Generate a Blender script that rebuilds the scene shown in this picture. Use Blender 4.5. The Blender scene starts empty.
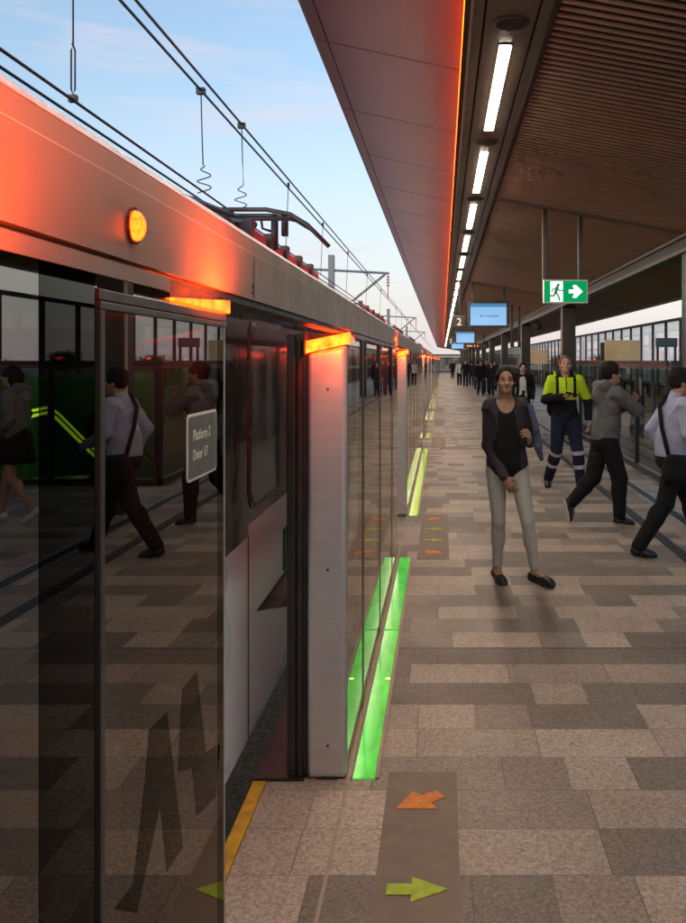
import bpy, bmesh, math, random
import numpy as np
from mathutils import Vector, Matrix
random.seed(7)
rng = np.random.default_rng(7)
scene = bpy.context.scene
COL = scene.collection
EYE = 1.72
R = math.radians
ORG = {}

# ------------------------------------------------------------------ node helpers
def new_mat(name):
    m = bpy.data.materials.new(name); m.use_nodes = True
    nt = m.node_tree; nt.nodes.clear()
    out = nt.nodes.new('ShaderNodeOutputMaterial')
    return m, nt, out
def node(nt, t, **kw):
    n = nt.nodes.new(t)
    for k, v in kw.items(): setattr(n, k, v)
    return n
def mth(nt, op, a, b=None, c=None):
    n = nt.nodes.new('ShaderNodeMath'); n.operation = op
    for i, v in enumerate((a, b, c)):
        if v is None: continue
        if isinstance(v, (int, float)): n.inputs[i].default_value = v
        else: nt.links.new(v, n.inputs[i])
    return n.outputs[0]
def mixc(nt, f, a, b, blend='MIX'):
    n = nt.nodes.new('ShaderNodeMix'); n.data_type = 'RGBA'; n.blend_type = blend
    for sock, v in ((n.inputs[0], f), (n.inputs[6], a), (n.inputs[7], b)):
        if isinstance(v, (int, float)): sock.default_value = v
        elif isinstance(v, (tuple, list)): sock.default_value = (*v[:3], 1)
        else: nt.links.new(v, sock)
    return n.outputs[2]
def obj_coord(nt, scale=None):
    tc = node(nt, 'ShaderNodeTexCoord')
    if scale is None: return tc.outputs['Object']
    mp = node(nt, 'ShaderNodeMapping'); mp.inputs['Scale'].default_value = scale
    nt.links.new(tc.outputs['Object'], mp.inputs['Vector'])
    return mp.outputs[0]
def noise(nt, vec, scale, detail=3, rough=.55):
    n = node(nt, 'ShaderNodeTexNoise'); n.inputs['Scale'].default_value = scale
    n.inputs['Detail'].default_value = detail; n.inputs['Roughness'].default_value = rough
    nt.links.new(vec, n.inputs['Vector'])
    return n.outputs[0]
def remap(nt, v, a, b, c, d):
    n = node(nt, 'ShaderNodeMapRange')
    for i, x in enumerate((a, b, c, d)): n.inputs[i + 1].default_value = x
    nt.links.new(v, n.inputs[0])
    return n.outputs[0]

def mat(name, col, rough=.5, metal=0., var=.12, scale=8., bump=0., bscale=60., stretch=None, spec=.5, rvar=.08, coat=0.):
    m, nt, out = new_mat(name)
    b = node(nt, 'ShaderNodeBsdfPrincipled')
    vec = obj_coord(nt, stretch)
    n1 = noise(nt, vec, scale, 4)
    f = remap(nt, n1, .3, .7, 1 - var, 1 + var)
    c = mixc(nt, 1.0, col, (1, 1, 1), 'MULTIPLY')
    vm = node(nt, 'ShaderNodeVectorMath', operation='SCALE'); nt.links.new(c, vm.inputs[0]); nt.links.new(f, vm.inputs['Scale'])
    nt.links.new(vm.outputs[0], b.inputs['Base Color'])
    n2 = noise(nt, vec, scale * 2.7, 3)
    nt.links.new(remap(nt, n2, .3, .7, max(.02, rough - rvar), min(1, rough + rvar)), b.inputs['Roughness'])
    b.inputs['Metallic'].default_value = metal
    b.inputs['Specular IOR Level'].default_value = spec
    b.inputs['Coat Weight'].default_value = coat
    if bump:
        bn = node(nt, 'ShaderNodeBump'); bn.inputs['Strength'].default_value = bump; bn.inputs['Distance'].default_value = .01
        nt.links.new(noise(nt, vec, bscale, 4), bn.inputs['Height']); nt.links.new(bn.outputs[0], b.inputs['Normal'])
    nt.links.new(b.outputs[0], out.inputs[0])
    return m

def emit(name, col, strength, var=.0, scale=5., stretch=None):
    m, nt, out = new_mat(name)
    e = node(nt, 'ShaderNodeEmission'); e.inputs[0].default_value = (*col, 1); e.inputs[1].default_value = strength
    if var:
        nt.links.new(remap(nt, noise(nt, obj_coord(nt, stretch), scale, 2), .3, .7, strength * (1 - var), strength * (1 + var)), e.inputs[1])
    g = node(nt, 'ShaderNodeBsdfGlossy'); g.inputs['Roughness'].default_value = .15; g.inputs[0].default_value = (.6, .6, .6, 1)
    fr = node(nt, 'ShaderNodeFresnel'); fr.inputs[0].default_value = 1.4
    mx = node(nt, 'ShaderNodeMixShader')
    nt.links.new(fr.outputs[0], mx.inputs[0]); nt.links.new(e.outputs[0], mx.inputs[1]); nt.links.new(g.outputs[0], mx.inputs[2])
    nt.links.new(mx.outputs[0], out.inputs[0])
    return m

def glass(name, tint, ior=1.5, rough=0.0, smear=False):
    m, nt, out = new_mat(name)
    fr = node(nt, 'ShaderNodeFresnel'); fr.inputs[0].default_value = ior
    t = node(nt, 'ShaderNodeBsdfTransparent'); t.inputs[0].default_value = (*tint, 1)
    g = node(nt, 'ShaderNodeBsdfGlossy'); g.inputs['Roughness'].default_value = rough; g.inputs[0].default_value = (.93, .87, .80, 1)
    if smear: nt.links.new(remap(nt, noise(nt, obj_coord(nt, (1, 1, .5)), 3.2, 6, .65), .50, .72, .0, .045), g.inputs['Roughness'])
    mx = node(nt, 'ShaderNodeMixShader'); ge = node(nt, 'ShaderNodeNewGeometry')
    nt.links.new(mth(nt, 'MULTIPLY', fr.outputs[0], mth(nt, 'SUBTRACT', 1., ge.outputs['Backfacing'])), mx.inputs[0]); nt.links.new(t.outputs[0], mx.inputs[1]); nt.links.new(g.outputs[0], mx.inputs[2])
    nt.links.new(mx.outputs[0], out.inputs[0])
    return m

# ------------------------------------------------------------------ mesh helpers
def box(bm, x0, x1, y0, y1, z0, z1):
    v = [bm.verts.new((x, y, z)) for z in (z0, z1) for y in (y0, y1) for x in (x0, x1)]
    for f in ((0, 2, 3, 1), (4, 5, 7, 6), (0, 1, 5, 4), (2, 6, 7, 3), (0, 4, 6, 2), (1, 3, 7, 5)):
        bm.faces.new([v[i] for i in f])
def prism_y(bm, pts, y0, y1):            # polygon in X,Z pushed along Y
    a = [bm.verts.new((x, y0, z)) for x, z in pts]; b = [bm.verts.new((x, y1, z)) for x, z in pts]
    n = len(pts)
    bm.faces.new(a); bm.faces.new(b[::-1])
    for i in range(n): bm.faces.new((a[i], b[i], b[(i + 1) % n], a[(i + 1) % n]))
def prism_x(bm, pts, x0, x1):            # polygon in Y,Z pushed along X
    a = [bm.verts.new((x0, y, z)) for y, z in pts]; b = [bm.verts.new((x1, y, z)) for y, z in pts]
    n = len(pts)
    bm.faces.new(a); bm.faces.new(b[::-1])
    for i in range(n): bm.faces.new((a[i], b[i], b[(i + 1) % n], a[(i + 1) % n]))
def prism_z(bm, pts, z0, z1):
    a = [bm.verts.new((x, y, z0)) for x, y in pts]; b = [bm.verts.new((x, y, z1)) for x, y in pts]
    n = len(pts)
    bm.faces.new(a); bm.faces.new(b[::-1])
    for i in range(n): bm.faces.new((a[i], b[i], b[(i + 1) % n], a[(i + 1) % n]))
def tube(bm, pts, r, seg=8, r2=None):
    pts = [Vector(p) for p in pts]; rings = []
    n = len(pts); up = Vector((0, 0, 1))
    for i, p in enumerate(pts):
        d = (pts[min(i + 1, n - 1)] - pts[max(i - 1, 0)]).normalized()
        u = d.cross(up)
        if u.length < .05: u = d.cross(Vector((1, 0, 0)))
        u.normalize(); w = d.cross(u)
        rr = r if r2 is None else r + (r2 - r) * i / max(1, n - 1)
        rings.append([bm.verts.new(p + (u * math.cos(2 * math.pi * k / seg) + w * math.sin(2 * math.pi * k / seg)) * rr) for k in range(seg)])
    for a, b in zip(rings, rings[1:]):
        for k in range(seg): bm.faces.new((a[k], a[(k + 1) % seg], b[(k + 1) % seg], b[k]))
    bm.faces.new(rings[0][::-1]); bm.faces.new(rings[-1])
def disc_x(bm, x0, x1, y, z, r0, r1=None, seg=28):     # short cylinder along X
    r1 = r0 if r1 is None else r1
    a = [bm.verts.new((x0, y + r0 * math.cos(2 * math.pi * k / seg), z + r0 * math.sin(2 * math.pi * k / seg))) for k in range(seg)]
    b = [bm.verts.new((x1, y + r1 * math.cos(2 * math.pi * k / seg), z + r1 * math.sin(2 * math.pi * k / seg))) for k in range(seg)]
    for k in range(seg): bm.faces.new((a[k], a[(k + 1) % seg], b[(k + 1) % seg], b[k]))
    bm.faces.new(a[::-1]); bm.faces.new(b)
def disc_z(bm, x, y, z0, z1, r0, r1=None, seg=28):
    r1 = r0 if r1 is None else r1
    a = [bm.verts.new((x + r0 * math.cos(2 * math.pi * k / seg), y + r0 * math.sin(2 * math.pi * k / seg), z0)) for k in range(seg)]
    b = [bm.verts.new((x + r1 * math.cos(2 * math.pi * k / seg), y + r1 * math.sin(2 * math.pi * k / seg), z1)) for k in range(seg)]
    for k in range(seg): bm.faces.new((a[k], a[(k + 1) % seg], b[(k + 1) % seg], b[k]))
    bm.faces.new(a[::-1]); bm.faces.new(b)

def sheet_x(bm, pts, x):
    f = bm.faces.new([bm.verts.new((x, y, z)) for y, z in pts]); f.normal_update()
    if f.normal.x < 0: f.normal_flip()
def BM(): return bmesh.new()
def tag(o, label, cat, group=None, kind=None):
    o['label'] = label; o['category'] = cat
    if group: o['group'] = group
    if kind: o['kind'] = kind
    return o
def thing(name, label, cat, loc=(0, 0, 0), group=None):
    o = bpy.data.objects.new(name, None); COL.objects.link(o); o.empty_display_size = .2
    o.location = loc; ORG[o] = Vector(loc)
    return tag(o, label, cat, group)
def part(name, bm, m, parent=None, bevel=0., smooth=False, seg=2, label=None, org=None):
    if len(bm.faces) > 1: bmesh.ops.recalc_face_normals(bm, faces=bm.faces[:])
    og = org if org is not None else (ORG.get(parent, Vector((0, 0, 0))) if parent else Vector((0, 0, 0)))
    if og.length: bm.transform(Matrix.Translation(-og))
    me = bpy.data.meshes.new(name); bm.to_mesh(me); bm.free()
    for mm in (m if isinstance(m, (list, tuple)) else [m]): me.materials.append(mm)
    o = bpy.data.objects.new(name, me); COL.objects.link(o)
    if parent:
        o.parent = parent; ORG[o] = og
    else:
        o.location = og; ORG[o] = og
    if smooth:
        for p in me.polygons: p.use_smooth = True
    if bevel:
        md = o.modifiers.new('bevel', 'BEVEL'); md.width = bevel; md.segments = seg; md.limit_method = 'ANGLE'; md.angle_limit = R(40)
        md.harden_normals = False
    if label: o['label'] = label
    return o
def structure(name, bm, m):
    o = part(name, bm, m); o['kind'] = 'structure'; return o
def copy_tree(o, parent=None):
    c = o.copy(); COL.objects.link(c)
    if parent: c.parent = parent
    for ch in list(o.children): copy_tree(ch, c)
    return c

def text_mesh(name, body, size, m, parent, matrix, extrude=.0006, xscale=1.0):
    cu = bpy.data.curves.new(name, 'FONT'); cu.body = body; cu.size = size; cu.extrude = extrude
    cu.align_x = 'LEFT'; cu.offset = size * .012
    tmp = bpy.data.objects.new(name + '_tmp', cu); COL.objects.link(tmp)
    dg = bpy.context.evaluated_depsgraph_get()
    me = bpy.data.meshes.new_from_object(tmp.evaluated_get(dg))
    bpy.data.objects.remove(tmp); bpy.data.curves.remove(cu)
    me.transform(matrix @ Matrix.Diagonal((xscale, 1, 1, 1)))
    og = ORG.get(parent, Vector((0, 0, 0)))
    me.transform(Matrix.Translation(-og))
    me.materials.clear(); me.materials.append(m); me.name = name
    o = bpy.data.objects.new(name, me); COL.objects.link(o); o.parent = parent; ORG[o] = og
    return o

# ------------------------------------------------------------------ materials
M = {}
M['silver'] = mat('silver_metal', (.62, .61, .60), .42, .75, .06, 3, stretch=(1, 1, 14))
M['header'] = mat('header_metal', (.225, .19, .165), .40, .3, .05, 2.5, bump=.04, bscale=200)
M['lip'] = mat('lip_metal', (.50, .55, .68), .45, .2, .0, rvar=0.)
M['black'] = mat('black_frame', (.018, .017, .016), .38, 0, .2)
M['rubber'] = mat('rubber_seal', (.03, .024, .02), .6, 0, .45, 25, stretch=(1, 1, .3))
M['rail'] = mat('brown_rail', (.075, .066, .06), .4, .4, .1)
M['glass'] = glass('tinted_screen_glass', (.16, .15, .14), 2.9, smear=True)
M['glass2'] = glass('clearer_screen_glass', (.62, .62, .60), 2.0, smear=True)
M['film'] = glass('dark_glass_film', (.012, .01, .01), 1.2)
M['clear'] = glass('clear_glass', (.80, .86, .83), 1.5)
M['pale'] = glass('pale_window_glass', (.86, .9, .92), 1.45)
M['yellow'] = mat('yellow_edge_paint', (.62, .33, .02), .55, 0, .25, 14, bump=.15, bscale=160)
M['matbrown'] = mat('boarding_mat_vinyl', (.215, .152, .112), .6, 0, .16, 7, bump=.05)
M['orange_ink'] = mat('orange_vinyl', (.78, .24, .03), .6, 0, .2, 34)
M['green_ink'] = mat('lime_vinyl', (.44, .56, .03), .6, 0, .2, 34)
M['frame_tan'] = mat('strip_frame', (.34, .26, .2), .4, .5, .1)
M['groove'] = mat('groove_metal', (.38, .31, .24), .45, .5, .12)
M['channel'] = mat('channel_dark', (.045, .042, .04), .55, .1, .2)
M['amber'] = emit('amber_beacon', (1., .036, .002), 8., .5, 26)
M['amber_core'] = emit('amber_disc', (1., .07, .004), 3.6, .35, 160)
M['led_green'] = emit('green_floor_light', (.075, .72, .06), .36, .30, 3.5, (4, 1, 1))
M['led_lime'] = emit('lime_floor_light', (.42, .75, .02), .42, .2, 3)
M['led_pale'] = emit('pale_floor_light', (.60, .80, .22), .5, .2, 3)
M['led_hot'] = emit('floor_light_bulb', (.85, .95, .2), 1.2)
M['tube'] = emit('ceiling_diffuser', (1., .87, .69), 27., .10, 12, (1, .3, 1))
M['soffit_glow'] = emit('soffit_glow_strip', (1., .048, .002), 34., .15, 2)  # added glow standing in for beacon reflections in the soffit
M['copper'] = mat('copper_soffit', (.11, .047, .031), .30, .65, .05, .8, bump=.015, bscale=.9, rvar=.015)
M['fascia'] = mat('fascia_metal', (.12, .09, .08), .45, .5, .1)
M['trough'] = mat('trough_bronze', (.085, .062, .046), .45, .3, .12)
M['slat'] = mat('timber_slat', (.36, .24, .165), .5, 0, .2, 4, stretch=(1, 9, 1))
M['backing'] = mat('slat_backing', (.010, .006, .005), .8, 0, .2)
M['beam'] = mat('bronze_beam', (.055, .043, .036), .5, .2, .12)
M['column'] = mat('dark_column', (.028, .025, .024), .42, .1, .15)
M['columnedge'] = mat('column_edge', (.45, .36, .32), .4, .4, .1)
M['white'] = mat('white_paint', (.78, .77, .75), .5, 0, .04)
M['brass'] = mat('brassy_board', (.58, .43, .25), .36, .35, .14, 2.2)
M['red'] = mat('red_reflection', (.13, .022, .02), .4, 0, .15)
M['greenwall'] = mat('green_wall', (.03, .22, .05), .5, 0, .15, 3)
M['handrail_led'] = emit('handrail_glow', (.50, .80, .03), 1.6)
M['steel'] = mat('brushed_steel', (.5, .5, .5), .32, .9, .08)
M['cable'] = mat('cable_dark', (.03, .03, .035), .5, .3, .1)
M['mast'] = mat('galvanised_mast', (.17, .19, .22), .55, .4, .15)
M['conc'] = mat('concrete', (.27, .25, .23), .85, 0, .18, 3, bump=.2)
M['ballast'] = mat('ballast_stone', (.09, .08, .072), .95, 0, .5, 14, bump=.9, bscale=30)
M['train_white'] = mat('train_white_paint', (.80, .86, .93), .28, .0, .015, .4, coat=.3, rvar=.01)
M['train_black'] = mat('train_black_gloss', (.012, .012, .013), .05, 0, .2, spec=.35)
M['train_glass'] = mat('train_window_glass', (.012, .014, .014), .05, 0, .1, spec=.9, rvar=.02)
M['train_trim'] = mat('train_red_trim', (.07, .02, .015), .25, .3, .15)
M['train_roof'] = mat('train_roof_grey', (.15, .15, .16), .6, .1, .15)
M['roof_red'] = mat('roof_unit_red', (.42, .05, .045), .45, .1, .2)
M['panto'] = mat('pantograph_metal', (.07, .068, .07), .5, .4, .2)
M['exit_green'] = emit('exit_sign_green', (.0, .34, .10), .38)
M['exit_white'] = emit('exit_sign_white', (.95, 1., .95), .5)
M['screen'] = emit('screen_pale_blue', (.30, .55, .88), .40, .12, 1.2)
M['screen_band'] = emit('screen_blue_band', (.07, .22, .40), .42)
M['screen_ink'] = mat('screen_ink', (.03, .05, .09), .6)
M['sign_dark'] = mat('sign_bronze', (.045, .034, .028), .45, .2, .1)
M['sign_white'] = emit('sign_letter_glow', (1., .80, .60), .42)
M['sticker'] = mat('sticker_grey', (.13, .13, .125), .5, 0, .08)
M['sticker_white'] = mat('sticker_white', (.82, .80, .77), .5, 0, .03)
M['amber_text'] = emit('led_text', (1., .35, .06), .5)

def floor_material():
    m, nt, out = new_mat('granite_pavers')
    L = nt.links.new
    sep = node(nt, 'ShaderNodeSeparateXYZ'); oc = obj_coord(nt); L(oc, sep.inputs[0])
    X, Y = sep.outputs[0], sep.outputs[1]
    yy = mth(nt, 'DIVIDE', mth(nt, 'SUBTRACT', Y, 3.004), .298)
    row = mth(nt, 'FLOOR', yy); fy = mth(nt, 'FRACT', yy)
    def wn(a, b):
        c = node(nt, 'ShaderNodeCombineXYZ')
        for i, v in enumerate((a, b)):
            if isinstance(v, (int, float)): c.inputs[i].default_value = v
            else: L(v, c.inputs[i])
        w = node(nt, 'ShaderNodeTexWhiteNoise', noise_dimensions='2D'); L(c.outputs[0], w.inputs['Vector'])
        return w.outputs['Value']
    off = wn(row, 17.3)
    xs = mth(nt, 'DIVIDE', mth(nt, 'ADD', X, mth(nt, 'MULTIPLY', off, 3.1)), .54)
    tile = mth(nt, 'FLOOR', xs)
    split = mth(nt, 'GREATER_THAN', wn(mth(nt, 'ADD', tile, 41.), row), .72)
    half = mth(nt, 'FLOOR', mth(nt, 'MULTIPLY', xs, 2.))
    idx = mth(nt, 'ADD', mth(nt, 'MULTIPLY', split, mth(nt, 'ADD', half, 300.)), mth(nt, 'MULTIPLY', mth(nt, 'SUBTRACT', 1., split), tile))
    tone = wn(idx, row)
    fine = wn(mth(nt, 'ADD', idx, 77.), row)
    ramp = node(nt, 'ShaderNodeValToRGB'); ramp.color_ramp.interpolation = 'CONSTANT'
    cr = ramp.color_ramp
    cr.elements[0].position = 0; cr.elements[0].color = (.20, .157, .125, 1)
    cr.elements[1].position = .28; cr.elements[1].color = (.28, .22, .175, 1)
    for p, c in ((.46, (.41, .318, .25, 1)), (.72, (.445, .352, .28, 1)), (.88, (.355, .277, .22, 1))):
        e = cr.elements.new(p); e.color = c
    L(tone, ramp.inputs[0])
    col = mixc(nt, 1., ramp.outputs[0], (1, 1, 1), 'MULTIPLY')
    # granular speckle
    sp = noise(nt, oc, 62, 4, .85); vg = node(nt, 'ShaderNodeTexVoronoi'); vg.inputs['Scale'].default_value = 105; L(oc, vg.inputs['Vector']); sg = node(nt, 'ShaderNodeSeparateXYZ'); L(vg.outputs['Color'], sg.inputs[0])
    spf = mth(nt, 'ADD', mth(nt, 'MULTIPLY', remap(nt, sp, .36, .64, .5, 1.45), .5), mth(nt, 'MULTIPLY', remap(nt, sg.outputs[0], 0, 1, .45, 1.6), .5))
    lg = remap(nt, noise(nt, oc, 1.1, 4), .3, .7, .86, 1.12)
    fv = remap(nt, fine, 0, 1, .92, 1.08)
    k = mth(nt, 'MULTIPLY', mth(nt, 'MULTIPLY', spf, lg), fv)
    vm = node(nt, 'ShaderNodeVectorMath', operation='SCALE'); L(col, vm.inputs[0]); L(k, vm.inputs['Scale'])
    # joints
    ey = mth(nt, 'MINIMUM', fy, mth(nt, 'SUBTRACT', 1., fy))
    jy = mth(nt, 'LESS_THAN', mth(nt, 'MULTIPLY', ey, .298), .0022)
    fx = mth(nt, 'FRACT', xs); ex = mth(nt, 'MINIMUM', fx, mth(nt, 'SUBTRACT', 1., fx))
    jx = mth(nt, 'LESS_THAN', mth(nt, 'MULTIPLY', ex, .54), .0024)
    big = mth(nt, 'FRACT', mth(nt, 'ADD', mth(nt, 'DIVIDE', mth(nt, 'SUBTRACT', Y, 5.37), 7.2), .5))
    jb = mth(nt, 'LESS_THAN', mth(nt, 'ABSOLUTE', mth(nt, 'SUBTRACT', big, .5)), .0009)
    j = mth(nt, 'MULTIPLY', mth(nt, 'MAXIMUM', jy, jx), .6)
    j = mth(nt, 'MAXIMUM', j, jb)
    colf = mixc(nt, j, vm.outputs[0], (.05, .04, .033))
    # wear stains: scattered dark gum spots
    vo = node(nt, 'ShaderNodeTexVoronoi'); vo.inputs['Scale'].default_value = 2.3; L(oc, vo.inputs['Vector'])
    spot = mth(nt, 'MULTIPLY', mth(nt, 'LESS_THAN', vo.outputs['Distance'], .022), .55)
    colf = mixc(nt, spot, colf, (.05, .042, .036))
    b = node(nt, 'ShaderNodeBsdfPrincipled'); L(colf, b.inputs['Base Color'])
    L(remap(nt, noise(nt, oc, 3., 4), .3, .7, .42, .62), b.inputs['Roughness'])
    bn = node(nt, 'ShaderNodeBump'); bn.inputs['Strength'].default_value = .25; bn.inputs['Distance'].default_value = .004
    hgt = mth(nt, 'SUBTRACT', sp, j); L(hgt, bn.inputs['Height']); L(bn.outputs[0], b.inputs['Normal'])
    L(b.outputs[0], out.inputs[0])
    return m
M['floor'] = floor_material()
M['foliage'] = mat('foliage_green', (.055, .085, .035), .7, 0, .45, .6)
M['bark'] = mat('bark', (.09, .07, .055), .9, 0, .3)
M['grass'] = mat('ground_grass', (.10, .11, .06), .95, 0, .3, .3)

# ------------------------------------------------------------------ setting
VX0, VX1, VY0, VY1 = 3.15, 6.05, 12.4, 24.0      # stair void in the platform
YEND = 142.
bm = BM(); box(bm, -400, 400, -120, 900, -1.5, -1.3); structure('ground', bm, M['grass'])
bm = BM(); box(bm, -7.5, -.95, -30, 300, -1.29, -1.15); structure('track_bed', bm, M['ballast'])
bm = BM()
ZT = 0.
for x0, x1, y0, y1 in ((-.715, VX0, -8, YEND), (VX0, VX1, -8, VY0), (VX0, VX1, VY1, YEND), (VX1, 6.7, -8, YEND)):
    v = [bm.verts.new(p) for p in ((x0, y0, 0), (x1, y0, 0), (x1, y1, 0), (x0, y1, 0))]; bm.faces.new(v)
structure('platform_floor', bm, M['floor'])
bm = BM(); box(bm, -.712, VX0 - .003, -8, YEND, -1.28, -.02); box(bm, VX1 + .003, 6.7, -8, YEND, -1.28, -.02)
box(bm, VX0, VX1, -8, VY0 - .003, -1.28, -.02); box(bm, VX0, VX1, VY1 + .003, YEND, -1.28, -.02)
structure('platform_base', bm, M['conc'])
DOORS0 = [(-4.58, -2.51), (1.618, 3.686), (7.82, 9.92), (17.6, 19.75), (23.8, 25.95), (30.0, 32.15), (39.8, 41.95)]
bm = BM()
for a, b in DOORS0: box(bm, -.77, -.717, a, b - .02, -.16, .006)
structure('platform_edge', bm, M['yellow'])
bm = BM()
for (a, b), (c, d) in zip(DOORS0, DOORS0[1:] + [(YEND, YEND)]): box(bm, -.775, -.566, b - .015, c, -.3, .012)
structure('gap_plate', bm, M['black'])
bm = BM(); box(bm, 2.06, 2.17, -8, YEND, -.01, .004); box(bm, 2.53, 2.64, -8, YEND, -.01, .004)
structure('drain_channel', bm, M['channel'])
bm = BM(); box(bm, 2.505, 2.529, -8, YEND, -.01, .005); box(bm, 2.641, 2.665, -8, YEND, -.01, .005)
structure('drain_edging', bm, M['steel'])
bm = BM(); box(bm, -.393, -.381, -8, YEND, -.01, .004)
structure('threshold_strip', bm, M['groove'])

# ------------------------------------------------------------------ platform screens
XF = -.391
DOORS = [(-4.58, -2.51), (1.618, 3.686), (7.82, 9.92), (17.6, 19.75), (23.8, 25.95), (30.0, 32.15), (39.8, 41.95), (46., 48.15), (52.2, 54.35),
         (62., 64.15), (68.2, 70.35), (74.4, 76.55), (84.2, 86.35), (90.4, 92.55), (96.6, 98.75), (106.4, 108.55), (112.6, 114.75), (118.8, 120.95)]
HP = [(XF, 1.844), (XF, 1.938), (XF - .0006, 1.9405), (-.3922, 1.966), (-.412, 1.9662), (-.462, 1.970), (-.462, 1.85)]
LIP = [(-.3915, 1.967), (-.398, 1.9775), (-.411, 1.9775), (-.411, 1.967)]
def lens(bm, y, sgn):      # wedge-shaped beacon on a post; sgn=+1 runs away from the doorway along +Y
    a = [(-.555, 1.747), (-.376, 1.787), (-.376, 1.834), (-.555, 1.797)] if sgn > 0 else [(-.555, 1.795), (-.384, 1.804), (-.384, 1.828), (-.555, 1.815)]
    b = [(-.50, 1.800), (-.387, 1.8065), (-.387, 1.8105), (-.50, 1.804)]
    n = 9; rings = []
    for i in range(n):
        t = i / (n - 1); tt = t
        zz = [(p[0] + (q[0] - p[0]) * tt, p[1] + (q[1] - p[1]) * tt) for p, q in zip(a, b)]
        top = (1 - t * t) * .5
        rings.append([bm.verts.new((x, y + sgn * .33 * t, z)) for x, z in zz])
    for p, q in zip(rings, rings[1:]):
        for k in range(4): bm.faces.new((p[k], p[(k + 1) % 4], q[(k + 1) % 4], q[k]))
    bm.faces.new(rings[0]); bm.faces.new(rings[-1][::-1])
def post_bm(y0, y1):
    bm = BM(); prism_y(bm, [(-.555, .004), (XF - .0015, .004), (XF - .0015, 1.781), (-.555, 1.743)], y0, y1); return bm

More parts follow.
